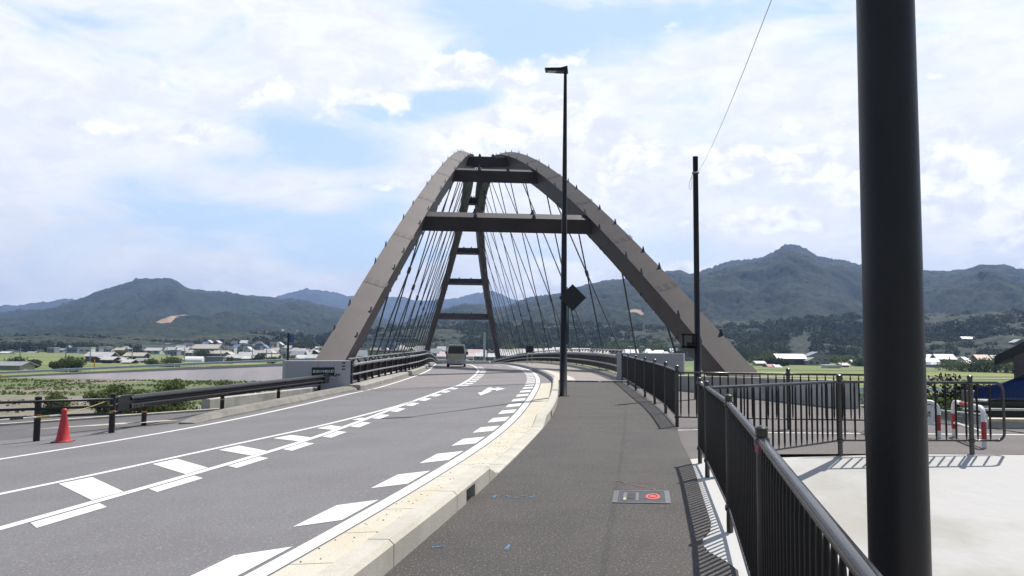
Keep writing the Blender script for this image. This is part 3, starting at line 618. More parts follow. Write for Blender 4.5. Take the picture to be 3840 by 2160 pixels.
# handhole cover
mh = thing('handhole_cover', 'flat grey cast iron handhole cover with red disc and ribbed pattern set in the sidewalk', 'manhole cover', (1.37,8.47,0))
cs = [(1.02,8.14),(1.61,8.12),(1.73,8.84),(1.13,8.81)]
def q2(u, v):
    x = (cs[0][0]*(1-u)+cs[1][0]*u)*(1-v)+(cs[3][0]*(1-u)+cs[2][0]*u)*v; y = (cs[0][1]*(1-u)+cs[1][1]*u)*(1-v)+(cs[3][1]*(1-u)+cs[2][1]*u)*v; return x, y
def q3(u, v, z): return (*q2(u, v), z)
MB().hexa([q3(0,0,-.05),q3(1,0,-.05),q3(1,1,-.05),q3(0,1,-.05),q3(0,0,.004),q3(1,0,.004),q3(1,1,.004),q3(0,1,.004)]).build('plate', mat('iron_recess', (.035,.037,.042), .7), mh)
MB().add([q3(u,v,.0075) for u,v in ((0,0),(.09,0),(.09,1),(0,1))]+[q3(u,v,.0075) for u,v in ((.91,0),(1,0),(1,1),(.91,1))]+[q3(u,v,.0075) for u,v in ((.09,0),(.91,0),(.91,.05),(.09,.05))]+[q3(u,v,.0075) for u,v in ((.09,.95),(.91,.95),(.91,1),(.09,1))]+[q3(u,v,.0075) for u,v in ((.18,.2),(.24,.2),(.24,.85),(.18,.85))]+[q3(u,v,.0075) for u,v in ((.40,.2),(.45,.2),(.45,.85),(.40,.85))], [(0,1,2,3),(4,5,6,7),(8,9,10,11),(12,13,14,15),(16,17,18,19),(20,21,22,23)]).build('frame', M['iron'], mh)
b = MB()
for i in range(24):
    for j in range(9):
        u = .11+.78*(i+(.5 if j % 2 else 0))/24.5; v = .08+.86*j/9
        if ((u-.70)/.14)**2+((v-.5)/.28)**2 < 1 or (.17 < u < .46 and .2 < v < .85): continue
        b.add([q3(u,v,.008),q3(u+.022,v,.008),q3(u+.022,v+.045,.008),q3(u,v+.045,.008)], [(0,1,2,3)])
kind(b.build('stud', M['iron'], mh), 'stuff')
MB().add([q3(.70+.13*math.cos(t*.3142),.5+.24*math.sin(t*.3142),.009) for t in range(20)], [tuple(range(20))]).build('red_disc', M['ironred'], mh)
MB().tube([q3(.70+.075*math.cos(t*.3142),.5+.13*math.sin(t*.3142),.010) for t in range(21)], .006, 4).build('emblem', M['iron'], mh)
MB().add([q3(u,v,.0085) for u,v in ((.26,.3),(.38,.3),(.38,.75),(.26,.75))], [(0,1,2,3)]).build('maker_plate', M['black'], mh)
MB().add([q3(u,v,.0095) for u,v in ((.19,.22),(.225,.22),(.225,.4),(.19,.4))], [(0,1,2,3)]).build('yellow_mark', mat('yellowmark', (.5,.5,.12), .7), mh)

# ------------------------------------------------------------------ ARCH BRIDGE
YAW = R(4.71); LB = 160.0; HB = 25.565; WB, WT = 18.069, 2.087; RB, RH = 1.1385, 1.7984
AX = Vector((-math.sin(YAW), math.cos(YAW), -.0122)); RT = Vector((math.cos(YAW), math.sin(YAW), 0)); UP = Vector((0,0,1))
OB = UP*(EYE-.7394)+RT*3.9667+AX*35.756
TH = math.atan2((WB-WT)/2, HB)
bridge = thing('arch_bridge', 'brown steel basket handle arch bridge with crossed black hanger cables over the road', 'bridge', tuple(OB))
def rib(sd, t):     # centre line
    k = 4*t*(1-t); return OB+AX*(t*LB)+UP*(HB*k)+RT*sd*(WB/2-(WB-WT)/2*k)
def frame(sd, t):
    tan = (rib(sd, t+.001)-rib(sd, t-.001)).normalized(); lat = RT*math.cos(TH)+UP*sd*math.sin(TH)
    nrm = lat.cross(tan).normalized()
    if nrm.z < 0: nrm = -nrm
    return tan, lat, nrm
def on_plane(sd, s, z): return OB+AX*s+UP*z+RT*sd*(WB/2-(WB-WT)/2*z/HB)
ribs = {}
for sd in (-1, 1):
    ts = np.linspace(  .030 if sd < 0 else .02, 1.07, 121); b = MB(); vs = []
    for t in ts:
        c = rib(sd, t); tan, lat, nrm = frame(sd, t)
        for a, u in ((-1,-1),(1,-1),(1,1),(-1,1)):
            q = c+lat*a*RB/2+nrm*u*RH/2
            if t == ts[0]: q = q-tan*((q.z-(.80 if sd < 0 else -.55))/tan.z)      # horizontal foot on the bearing
            vs.append(q)
    n = len(ts); b.add(vs, [(i*4+j, i*4+(j+1)%4, (i+1)*4+(j+1)%4, (i+1)*4+j) for i in range(n-1) for j in range(4)]+[(0,1,2,3),((n-1)*4+3,(n-1)*4+2,(n-1)*4+1,(n-1)*4)])
    # flange lips along the box edges
    ribs[sd] = b.build('arch_rib', M['steel'], bridge)
    sb = MB(); lb = MB(); gb = MB()
    seams = [-1.2, 5.9, 11.8, 18.8, 26.4, 34.3, 42.5, 51, 59.5, 68, 76.5]; seams += [160-s for s in seams]
    for s in seams:
        t = s/LB; c = rib(sd, t); tan, lat, nrm = frame(sd, t); up_ = tan if t < .5 else -tan
        for face, w in ((nrm*(RH/2+.004), 1),):
            p = c+face
            sb.bar(p-lat*RB*.49, p+lat*RB*.49, .05, .008, nrm)
            for g_ in range(3):
                for q in range(3):
                    x = (-.40+.385*g_+.085*q)*RB*.98+.01
                    gb.bar(p+lat*x+up_*.10, p+lat*x+up_*.62, .05, .012, nrm)
    for s in [1.6,3.7,8,10.1,14.4,17.2,22.2,24.3,30,33.5,38.5,42.7,47,51.3,55.5,60,64.2,68.5,73,77,81,85,89,93,97,101,105,109,113]:
        t = s/LB; c = rib(sd, t); tan, lat, nrm = frame(sd, t)
        for e_ in (-1, 1):
            p = c+lat*e_*RB*.47+nrm*RH/2
            u = UP*.24 if s < 80 else UP*.2
            w_ = tan*.16
            lb.add([p-w_*1.3-lat*.02, p+w_*.9-lat*.02, p+u+w_*.5-lat*.02, p+u+w_*.1-lat*.02, p-w_*1.3+lat*.02, p+w_*.9+lat*.02, p+u+w_*.5+lat*.02, p+u+w_*.1+lat*.02],
                   [(0,1,2,3),(7,6,5,4),(0,4,5,1),(1,5,6,2),(2,6,7,3),(3,7,4,0)])
            # small rings on the inner web
        for zz in (-.28, .55):
            p = c-lat*sd*(RB/2+.05)+nrm*RH*(-.42+.0*zz)+tan*zz
            if s < 30: lb.tube([p+(tan*math.cos(a_)+nrm*math.sin(a_))*.085 for a_ in np.linspace(0, 6.283, 9)], .018, 4, cap=False)
    o = sb.build('seam_plate', M['steel_d'], ribs[sd]); kind(o, 'stuff')
    o = gb.build('weld_slot', M['steel_d'], ribs[sd]); kind(o, 'stuff')
    o = lb.build('lifting_lug', M['hanger'], ribs[sd]); kind(o, 'stuff')
for t in [.105,.195,.281,.36,.44,.56,.64,.72,.805,.895]:
    cl, cr = rib(-1, t), rib(1, t); tan, _, nl = frame(-1, t); n_ = (UP-tan*tan.z).normalized()
    g_ = (cr-cl).normalized()
    th_ = 1.0
    a = cl+g_*(RB/2+.1); c = cr-g_*(RB/2+.1)
    tt_ = (tan-g_*tan.dot(g_)).normalized(); nn = g_.cross(tt_); nn = nn if nn.z > 0 else -nn
    w = tt_*.53; u = nn*.5
    b = MB(); ext = g_*.35
    b.hexa([a-ext-w-u, a-ext+w-u, c+ext+w-u, c+ext-w-u, a-ext-w+u, a-ext+w+u, c+ext+w+u, c+ext-w+u])
    bm_ = b.build('cross_beam', M['steel'], bridge)
    b = MB(); L_ = (c-a).length
    for f_ in (.12,.88):
        for q in range(7):
            p = a+g_*(L_*f_+(-.5+q/6.)*min(.9, L_*.2))+nn*.504
            b.bar(p-tt_*.44, p+tt_*.44, .02, .008, nn)
    kind(b.build('weld_slot', M['steel_d'], bm_), 'stuff')
    b = MB()
    for f_ in (.3,.66):
        for e_ in (-1, 1):
            p = a+g_*L_*f_+tt_*e_*.5+nn*.5
            b.add([p-g_*.14, p+g_*.14, p+g_*.05+UP*.28, p-g_*.05+UP*.28, p-g_*.14+tt_*.04, p+g_*.14+tt_*.04, p+g_*.05+UP*.28+tt_*.04, p-g_*.05+UP*.28+tt_*.04], [(0,1,2,3),(7,6,5,4),(0,4,5,1),(1,5,6,2),(2,6,7,3),(3,7,4,0)])
    kind(b.build('lifting_lug', M['hanger'], bm_), 'stuff')
nodes = [18.95,30.05,41.15,52.25,63.35,74.45,85.55,96.65,107.75,118.85,129.95,141.05]
tops = [13.4,22.5,31,40,49.5,59.5,70,81,92.5,104,117,131]
for sd in (-1, 1):
    pairs = [(7.6, 7.7), (152.4, 152.3)]+list(zip(nodes, tops))+[(160-n_, 160-t_) for n_, t_ in zip(nodes, tops)]
    back = []; fwd = []
    for i, (sb_, st) in enumerate(pairs):
        zt = 4*HB*(st/LB)*(1-st/LB)-.75
        a = on_plane(sd, sb_+(.45 if i >= 14 else -.45 if i >= 2 else 0), -2.1-.012*sb_*0-np.interp(sb_, [80,160], [0, 1.5])); c = on_plane(sd, st, zt)
        ho = MB().tube([a, c], .058, 6).build('hanger_cable', M['hanger'], bridge)
        d = (a-c).normalized()
        MB().tube([c+d*-.3, c+d*.55], .085, 6).build('socket', M['hanger'], ho)
        if 2 <= i < 14: back.append((a, c, ho))
        if i >= 14: fwd.append((a, c, ho))
    # clamps where two hangers cross
    def sz(p): q = p-OB; return q.dot(AX)/AX.dot(AX), q.z+.0122*q.dot(AX)
    for a1, c1, ho in fwd:
        s1, z1 = sz(a1); s2, z2 = sz(c1)
        for a2, c2, _ in back:
            s3, z3 = sz(a2); s4, z4 = sz(c2)
            den = (s2-s1)*(z4-z3)-(z2-z1)*(s4-s3)
            if abs(den) < 1e-6: continue
            u = ((s3-s1)*(z4-z3)-(z3-z1)*(s4-s3))/den; v = ((s3-s1)*(z2-z1)-(z3-z1)*(s2-s1))/den
            if .12 < u < .98 and .12 < v < .98:
                p = a1+(c1-a1)*u; d = ((c1-a1).normalized()+(c2-a2).normalized()).normalized()
                MB().tube([p-d*.30, p-d*.22, p+d*.22, p+d*.30], [.05,.13,.13,.05], 7).build('cable_clamp', M['hanger'], ho)
                break
# deck girders and slab edge
for sd in (-1, 1):
    b = MB(); pts = []
    for s in np.linspace(2, 158, 40):
        p = on_plane(sd, s, -.2); y = p.y; pts.append(Vector((p.x, y, float(zs(y))-1.3)))
    b.sweep(pts, [(-.45,-1.4),(.45,-1.4),(.45,.5),(-.45,.5)]); b.build('edge_girder', M['steel'], bridge)
b = MB(); pts = []
for s in np.linspace(0, 160, 41):
    p = OB+AX*s; pts.append(Vector((p.x, p.y, float(zs(p.y))-1.0)))
b.sweep(pts, [(-9,-.5),(9,-.5),(9,-.05),(-9,-.05)]); b.build('deck_slab', M['wallc'], bridge)
for sd, c in ((-1, C_lrail), (1, C_rrail)):    # service ledge between railing and hangers
    ys = np.arange(38, 205, 2.0); b = MB()
    for y in ys:
        s = (y-OB.y)/AX.y; e_ = on_plane(sd, s, 0).x; z = float(zs(y))-.62; b.v += [(X_(c, y)+sd*.27, y, z), (e_, y, z-.1)]
    b.f = [(2*i,2*i+1,2*i+3,2*i+2) for i in range(len(ys)-1)]; b.m = [0]*len(b.f); b.build('service_ledge', M['wallc'], bridge)

# ------------------------------------------------------------------ BRIDGE RAILINGS
def bridge_railing(c, sgn, y0, y1, label, zf):
    o = thing('bridge_railing', label, 'railing', (X_(c, y0), y0, zf(y0)))
    # sgn +1: road lies on the right of this railing
    ys = []; y = y0+.35
    while y < y1: ys.append(y); y += 1.5
    for y in ys:
        x = X_(c, y); z = zf(y); b = MB()
        b.box((x-.03,y-.045,z), (x+.05*sgn+.03,y+.045,z+.98)); b.bar((x,y,z+.98),(x-sgn*.06,y,z+1.06),.09,.07)
        b.box((x-.09,y-.09,z),(x+.09,y+.09,z+.03)); b.bar((x,y,z+.80),(x+sgn*.13,y,z+.82),.08,.06); b.bar((x,y,z+.42),(x+sgn*.10,y,z+.42),.08,.05)
        b.build('post', M['dark'], o)
    for nm, dx, h, r_ in (('top_rail', -.07, 1.09, .036), ('main_rail', .16, .86, .06), ('lower_rail', .13, .43, .042)):
        pts = [(X_(c, y)+sgn*dx, y, zf(y)+h) for y in list(np.arange(y0+.05, y1, 1.0))]
        MB().tube(pts, r_, 8).build(nm, M['grail'], o, smooth=True)
    b = MB(); k = int((y1-y0)/.12)
    for i in range(k):
        y = y0+.1+i*.12
        if y > 120 and i % 2: continue
        x = X_(c, y)-sgn*.05; z = zf(y); b.box((x-.011,y-.011,z+.12),(x+.011,y+.011,z+.74))
    for h in (.12,.74): b.tube([(X_(c, y)-sgn*.05, y, zf(y)+h) for y in np.arange(y0+.1, y1, 1.5)], .018, 5)
    kind(b.build('picket_panel', M['dark'], o), 'stuff')
    return o
zl_ = lambda y: float(zr(left_edge(y), y))+.22
zr_ = lambda y: float(zw(y))+.12
bridge_railing(C_lrail, 1, 34.6, 200, 'tube railing on the left side of the bridge, beyond the black name plate', zl_)
bridge_railing(C_rrail, -1, 34.6, 200, 'tube railing on the right side of the bridge, curving along the sidewalk', zr_)

# end walls
def wallpiece(name, a, c, t, z0, z1, label, m, n=1, cat='wall', arris=True):
    o = thing(name, label, cat, (a[0], a[1], z0)); a = Vector(a+(0,)); c = Vector(c+(0,)); d = (c-a).normalized(); r = Vector((-d.y, d.x, 0))*t
    L_ = (c-a).length
    for i in range(n):
        p = a+d*(L_*i/n+.006*(i > 0)); q = a+d*(L_*(i+1)/n-.006*(i < n-1)); e = .02
        b = MB(); b.hexa([p+UP*z0,q+UP*z0,q+r+UP*z0,p+r+UP*z0,p+UP*(z1-e),q+UP*(z1-e),q+r+UP*(z1-e),p+r+UP*(z1-e)])
        b.hexa([p+UP*(z1-e),q+UP*(z1-e),q+r+UP*(z1-e),p+r+UP*(z1-e),p+r*.04+d*.01+UP*z1,q+r*.04-d*.01+UP*z1,q+r*.96-d*.01+UP*z1,p+r*.96+d*.01+UP*z1])
        b.build('panel', m, o)
    return o, a, d, r
lw, A_, D_, R_ = wallpiece('end_wall', (-9.22,32.72), (-6.83,34.14), .38, -3.2, .912, 'grey concrete end wall of the bridge with a black name plate, left of the road', M['endw'], 2)
# the joint sits left of the name plate: raised frame and plate
f_ = lambda u, z, out: A_+D_*u-R_.normalized()*out+UP*z
L_ = 2.78
pl = MB(); pl.hexa([f_(1.11,.28,.0),f_(2.07,.28,.0),f_(2.07,.28,.02),f_(1.11,.28,.02),f_(1.11,.63,.0),f_(2.07,.63,.0),f_(2.07,.63,.02),f_(1.11,.63,.02)])
plate = pl.build('name_plate', M['black'], lw)
for z in (.52,.65,.78): 
    MB().hexa([f_(2.40,z,-.02),f_(2.54,z,-.02),f_(2.54,z,.004),f_(2.40,z,.004),f_(2.40,z+.055,-.02),f_(2.54,z+.055,-.02),f_(2.54,z+.055,.004),f_(2.40,z+.055,.004)]).build('reflector', M['black'], lw)
def text(body, size, pos, xdir, ndir, m, parent, name='lettering', ext=.002, align='CENTER', bold=0):
    cu = bpy.data.curves.new(name, 'FONT'); cu.body = body; cu.size = size; cu.extrude = ext; cu.align_x = align; cu.align_y = 'CENTER'; cu.offset = bold
    to = bpy.data.objects.new('tmp', cu); COL.objects.link(to); dg = bpy.context.evaluated_depsgraph_get(); dg.update()
    me = bpy.data.meshes.new_from_object(to.evaluated_get(dg)); bpy.data.objects.remove(to)
    xd = Vector(xdir).normalized(); nd = Vector(ndir).normalized(); yd = nd.cross(xd).normalized()
    mm = Matrix((xd, yd, nd)).transposed().to_4x4(); mm.translation = Vector(pos); me.transform(mm)
    me.materials.clear(); me.materials.append(m); me.name = name; return link(name, me, parent)
text('瀬田川令和大橋', .128, f_(1.59,.455,.0235), D_, -R_, M['white'], plate, bold=.002)
rw, A2, D2, R2 = wallpiece('end_wall', (4.50,34.25), (7.15,33.3), .38, -3.2, 1.345, 'light grey concrete end wall of the bridge, right of the sidewalk', M['endw'], 2)
g_ = lambda u, z, out: A2+D2*u-R2.normalized()*out+UP*z
for z in (.62,.76,.90): MB().hexa([g_(.20,z,-.02),g_(.28,z,-.02),g_(.28,z,.004),g_(.20,z,.004),g_(.20,z+.05,-.02),g_(.28,z+.05,-.02),g_(.28,z+.05,.004),g_(.20,z+.05,.004)]).build('reflector', M['black'], rw)
MB().hexa([g_(1.1,.72,0),g_(1.62,.72,0),g_(1.62,.72,.03),g_(1.1,.72,.03),g_(1.1,.9,0),g_(1.62,.9,0),g_(1.62,.9,.03),g_(1.1,.9,.03)]).build('name_plate', M['black'], rw)
wallpiece('low_wall', (-9.45,25.3), (-7.95,33.0), .3, -3, -.17, 'stained low grey concrete wall behind the dark guardrail, left of the road', M['wallc'], 3)
# long low wall beyond the fences on the right, sunlit top painted yellowish
o = thing('low_wall', 'stained grey concrete wall with a pale rounded top beyond the fences on the right', 'wall', (6.2,30.2,-.2))
p = [Vector((5.0,32.6,0)), Vector((6.3,29.8,0)), Vector((7.6,25.7,0)), Vector((8.75,21.9,0)), Vector((9.0,21.5,0)), Vector((9.4,21.7,0)), Vector((10.2,24,0))]
zt = [.50,.50,.60,.68,.68,.68,.6]
b = MB()
for i in range(len(p)-1):
    d = (p[i+1]-p[i]).normalized(); r = Vector((-d.y, d.x, 0))*.36
    b.hexa([p[i]-UP*.7,p[i+1]-UP*.7,p[i+1]+r-UP*.7,p[i]+r-UP*.7,p[i]+UP*zt[i],p[i+1]+UP*zt[i+1],p[i+1]+r+UP*zt[i+1],p[i]+r+UP*zt[i]])
b.build('wall_face', M['wallc'], o)
b = MB()
for i in range(len(p)-1):
    d = (p[i+1]-p[i]).normalized(); r = Vector((-d.y, d.x, 0)); k0, k1 = -r*.012, r*.375
    b.hexa([p[i]+k0+UP*(zt[i]-.012),p[i+1]+k0+UP*(zt[i+1]-.012),p[i+1]+k1+UP*(zt[i+1]-.012),p[i]+k1+UP*(zt[i]-.012),p[i]+k0+UP*(zt[i]+.05),p[i+1]+k0+UP*(zt[i+1]+.05),p[i+1]+k1+UP*(zt[i+1]+.05),p[i]+k1+UP*(zt[i]+.05)])
b.build('coping', M['topc'], o)

# ------------------------------------------------------------------ FENCES ON THE RIGHT
def bal_mesh(h, rr_=.0138):
    b = MB(); k_ = rr_/.0125; rs = [(.006*k_,0),(.007*k_,.02),(.0122*k_,.09),(.0130*k_,h*.5),(.0122*k_,h-.10),(.007*k_,h-.02),(.006*k_,h)]; n = 8; vs = []
    for r_, z in rs:
        for j in range(n): t = 2*math.pi*j/n; vs.append((r_*math.cos(t)*1.05, r_*math.sin(t)*.9, z))
    b.add(vs, [(i*n+j, i*n+(j+1)%n, (i+1)*n+(j+1)%n, (i+1)*n+j) for i in range(len(rs)-1) for j in range(n)])
    me = bpy.data.meshes.new('baluster'); me.from_pydata(b.v, [], b.f); me.materials.append(M['bal']); me.polygons.foreach_set('use_smooth', [True]*len(b.f)); return me
def fence(label, pts, zf, posts, H=1.17, ro=.10, sp=.115, endloop=False, bot=.19, group=None, bal_h=None, prad=.029, rr=.024, br=.0138):
    """pts: plan polyline; posts: list of plan points that carry a post"""
    o = thing('fence', label, 'fence', (*pts[0], zf(*pts[0])), group)
    P3 = lambda q, h: Vector((q[0], q[1], zf(q[0], q[1])+h))
    for q in posts:
        b = MB(); c_ = P3(q, 0); b.lathe(c_, [(prad,-.25),(prad,H-.035)], 14); po = b.build('post', M['rail'], o, smooth=False)
        b = MB(); b.lathe(c_, [(prad*.8,H-.042),(prad*1.12,H-.04),(prad*1.12,H-.008),(prad*1.2,H-.006),(prad*1.2,H+.002),(prad*.8,H+.011),(prad*.3,H+.015),(.001,H+.0155)], 28); b.build('cap', M['rail'], po)
        for hh in (H-ro-.005, bot):
            b = MB(); d = (Vector(pts[-1])-Vector(pts[0])).normalized() if len(pts) == 2 else None
            b.lathe(c_+UP*(hh-.03), [(prad*1.05,0),(prad*1.42,.012),(prad*1.42,.048),(prad*1.05,.06)], 10); b.build('bracket', M['rail'], po, smooth=True)
    for nm, hh, r_ in (('top_rail', H-ro, rr), ('bottom_rail', bot, rr*.68)):
        path_ = []
        for i in range(len(pts)-1):
            a = Vector(pts[i]); c_ = Vector(pts[i+1]); k = max(1, int((c_-a).length/1.0))
            path_ += [P3(a+(c_-a)*j/k, hh) for j in range(k)]
        path_.append(P3(pts[-1], hh))
        if endloop:
            d = (Vector(pts[-1])-Vector(pts[-2])).normalized().to_3d()
            if nm == 'top_rail':
                e = path_[-1]; rr_ = .12; hb = H-ro-bot
                for t in np.linspace(.26, 1.57, 6): path_.append(e+d*rr_*math.sin(t)-UP*rr_*(1-math.cos(t)))
                for t in np.linspace(.0, 1.57, 6): path_.append(e+d*rr_*math.cos(t)-UP*(hb-rr_+rr_*math.sin(t)))
        MB().tube(path_, r_, 10).build(nm, M['rail'], o, smooth=True)
    if prad:
        me = bal_mesh(bal_h or H-ro-bot, br); cnt = 0
        for i in range(len(pts)-1):
            a = Vector(pts[i]); c_ = Vector(pts[i+1]); L_ = (c_-a).length; k = int(L_/sp)
            ang = math.atan2((c_-a).y, (c_-a).x)
            for j in range(k):
                q = a+(c_-a)*((j+.5)/k)
                if min((q-Vector(s_)).length for s_ in posts) < sp*.42: continue
                w = bpy.data.objects.new('baluster', me); COL.objects.link(w); w.parent = o; w.matrix_parent_inverse = wm(o).inverted(); w.location = P3(q, bot); w.rotation_euler = (0,0,ang); cnt += 1
    return o
z0_ = lambda x, y: 0.0
fence('dark baluster fence along the sidewalk beside the viewer, pink ribbon on its post', [(.35,-1.5),(.668,1.345),(1.29,4.15),(1.89,6.99),(2.41,9.91),(2.60,11.1)], z0_, [(.668,1.345),(1.29,4.15),(1.89,6.99),(2.41,9.91),(2.60,11.1)], H=1.145, ro=.065)
fence('dark fence with a looped end, standing at the far edge of the white slab', [(2.46,9.95),(4.98,12.21),(7.05,12.35),(7.45,12.37)], lambda x, y: .0 , [(4.98,12.21),(7.05,12.35)], endloop=True, sp=.15, prad=.036, br=.0155, rr=.021)
fence('dark fence crossing the side pavement behind the looped one', [(3.31,16.06),(5.46,15.84),(7.2,15.7)], lambda x, y: .0, [(5.46,15.84),(7.2,15.7)], sp=.15, prad=.036, br=.015, rr=.021)
fpts = [(3.31,16.06),(3.65,18.99),(3.89,21.78),(4.05,24.32),(4.27,27.55),(4.49,30.82),(4.66,33.7)]
fence('dark baluster fence curving from the fence corner to the right end wall', fpts, lambda x, y: float(zs(y)), fpts, H=1.2, sp=.115, prad=.036, br=.016)
# ribbon
b = MB(); c_ = Vector((1.29,4.15,1.075))
for k in range(2): b.tube([c_+Vector((.033*math.cos(t), .034*math.sin(t), -.012*k+.006*math.sin(3*t))) for t in np.linspace(0, 6.283, 14)], .008, 5)
b.add([c_+Vector(q) for q in ((-.036,-.03,.01),(-.018,-.045,.015),(-.006,-.048,-.07),(.004,-.05,-.11),(-.012,-.052,-.115),(-.026,-.04,-.05))], [(0,1,2,5),(5,2,3,4)])
b.add([c_+Vector(q) for q in ((-.042,-.02,-.01),(-.028,-.04,-.01),(-.034,-.045,-.06),(-.046,-.03,-.045))], [(0,1,2,3)])
tag(b.build('ribbon', M['pink']), 'faded pink ribbon tied round the fence post beside the viewer', 'ribbon')

# ------------------------------------------------------------------ POLES
def lamp_post():
    x, y = 1.60, 24.65; z = float(zs(y)); o = thing('street_lamp', 'tall dark street lamp with a flat head standing beside the kerb at the bridge approach', 'street lamp', (x,y,z))
    MB().tube([(x,y,z-.1),(x,y,z+2.2),(x,y,z+2.22),(x+.01,y,z+6),(x+.02,y,z+10.22)], [.118,.110,.098,.078,.048], 16).build('pole', M['pole'], o, smooth=True)
    MB().lathe((x,y,z-.02), [(.2,0),(.2,.035),(.13,.04)], 14).build('base_plate', M['pole'], o)
    MB().box((x+.12,y-.05,z+1.6),(x+.155,y+.05,z+2.9)).build('conduit', M['pole'], o)
    b = MB(); h = Vector((x+.02,y,z+10.20))
    b.add([h+Vector(q) for q in ((-.62,-.13,-.04),(-.16,-.14,-.06),(.08,-.1,-.08),(.10,.1,-.08),(-.16,.14,-.06),(-.62,.13,-.04),(-.65,-.10,.05),(-.16,-.11,.06),(.06,-.08,.13),(.06,.08,.13),(-.16,.11,.06),(-.65,.10,.05))],
          [(0,5,4,3,2,1),(6,7,8,9,10,11),(0,1,7,6),(1,2,8,7),(2,3,9,8),(3,4,10,9),(4,5,11,10),(5,0,6,11)])
    hd = b.build('lamp_head', M['pole'], o)
    MB().box(h+Vector((-.56,-.10,-.055)), h+Vector((-.18,.10,-.042))).build('lens', mat('lens', (.35,.37,.40), .3), hd)
    return o
lamp_post()
z = float(zs(24.65)); o = thing('road_sign', 'dark back of a diamond shaped road sign fixed to the tall street lamp', 'road sign', (1.9,24.45,z+3.9))
c_ = at(2147,1116,24.4); r_ = .415
MB().add([c_+Vector(q) for q in ((-r_,-.015,0),(0,-.015,-r_),(r_,-.015,0),(0,-.015,r_),(-r_,.015,0),(0,.015,-r_),(r_,.015,0),(0,.015,r_))], [(0,1,2,3),(7,6,5,4),(0,4,5,1),(1,5,6,2),(2,6,7,3),(3,7,4,0)]).build('plate', M['black'], o)
for dz in (-.1,.1): MB().bar((1.6,24.62,c_.z+dz),(c_.x+.1,24.44,c_.z+dz),.03,.03).build('bracket', M['dark'], o)
# slim pole behind the fences
x, y = 5.78, 24.9; o = thing('utility_pole', 'slim dark steel pole carrying a thin wire, beside the foot of the right arch leg', 'utility pole', (x,y,0))
zt_ = at(2603,590,y).z
MB().tube([(x,y,-.1),(x,y,1.75),(x,y,1.78),(x-.02,y,zt_)], [.118,.114,.092,.083], 14).build('pole', M['pole'], o, smooth=True)
MB().lathe((x-.02,y,zt_), [(.087,-.01),(.087,.02),(.01,.03)], 12).build('cap', M['pole'], o)
b = MB(); zb = at(2590,1290,y).z; b.box((x-.52,y-.14,zb-.12),(x-.1,y+.05,zb-.06)); b.box((x-.50,y-.14,zb-.14),(x-.44,y+.05,zb+.32)); b.box((x-.36,y-.14,zb-.14),(x-.07,y+.05,zb+.05)); b.box((x-.50,y-.14,zb+.26),(x-.1,y+.05,zb+.32)); b.box((x-.2,y-.14,zb),(x-.07,y+.05,zb+.3))
b.build('meter_box', M['pole'], o)
MB().lathe((x-.02,y,zt_-.5), [(.10,-.03),(.115,-.02),(.115,.02),(.10,.03)], 12).build('wire_clamp', M['galv'], o)
b = MB(); cc = Vector((x-.12,y-.05,zt_-.55)); b.tube([cc, cc+Vector((-.10,0,-.25)), cc+Vector((-.12,0,-.46)), cc+Vector((-.06,0,-.50)), cc+Vector((-.03,0,-.3)), cc+Vector((-.02,0,-.05))], .006, 4); b.build('loose_wire', M['hanger'], o)
# big pole close to the viewer
bx, by = 1.862, 3.90
o = thing('lamp_pole', 'thick dark brown steel pole very close to the viewer, right behind the near fence', 'pole', (bx,by,-.45))
MB().tube([(bx,by,-1.0),(bx,by,0),(bx,by,2.2),(bx,by,9.0)], [.139,.138,.136,.124], 40).build('pole', M['pole'], o, smooth=True)
MB().box((bx-.02,by-.150,-.45),(bx+.10,by-.12,.42)).build('service_door', M['pole'], o)
a = Vector((x+.06,y,zt_-.48)); c_ = Vector((bx,by+.13,4.75)); b = MB()
b.tube([a.lerp(c_, t)-UP*.35*4*t*(1-t)*.6 for t in np.linspace(0, 1, 25)], .0042, 5)
tag(b.build('wire', M['galv']), 'thin wire running up from the slim pole towards the thick pole', 'wire')

# ------------------------------------------------------------------ GUARDRAIL, ROPE FENCE, CONE (left)
gp = [(-9.33,19.05),(-9.22,20.5),(-8.92,23.2),(-8.55,26.5),(-8.05,30.5),(-7.76,32.8),(-7.66,33.55)]
o = thing('guardrail', 'black W-beam guardrail with orange bands on its posts, left of the road before the bridge', 'guardrail', (-9.3,19,-.45))
prof = [(-.02,-.175),(.035,-.155),(.075,-.10),(.075,-.065),(.0,-.02),(.0,.02),(.075,.065),(.075,.10),(.035,.155),(-.02,.175),(-.028,.17),(.025,.148),(.063,.098),(.063,.07),(-.012,.025),(-.012,-.025),(.063,-.07),(.063,-.098),(.025,-.148),(-.028,-.17)]
hz = lambda y: float(np.interp(y, [19,24,30,35.2], [.125,.13,.15,.185]))
path3 = [Vector((np.interp(y, [q[1] for q in gp], [q[0] for q in gp]), y, hz(y))) for y in np.linspace(19.6, 33.1, 26)]
MB().sweep(path3, prof).build('beam', M['beamp'], o)
for (ya, yb, w) in ((19.05,19.75,1), (33.0,33.5,0)):
    pa, pb = [Vector((np.interp(y, [q[1] for q in gp], [q[0] for q in gp]), y, hz(y))) for y in (ya, yb)]
    MB().sweep([pa, pb], [(-.035,-.185),(.03 if w else .082,-.18),(.045 if w else .09,0),(.03 if w else .082,.18),(-.035,.185)]).build('end_section', M['beamp'], o)
b = MB()
for y in (19.62,19.9,20.1,24.4,24.6,29.2,29.4,32.8):
    for h_ in (-.13,.13):
        c_ = Vector((np.interp(y, [q[1] for q in gp], [q[0] for q in gp])+.075, y, hz(y)+h_*.8)); b.lathe(c_, [(.012,-.012),(.016,0),(.012,.012)], 6)
kind(b.build('bolt', M['galv'], o), 'stuff')
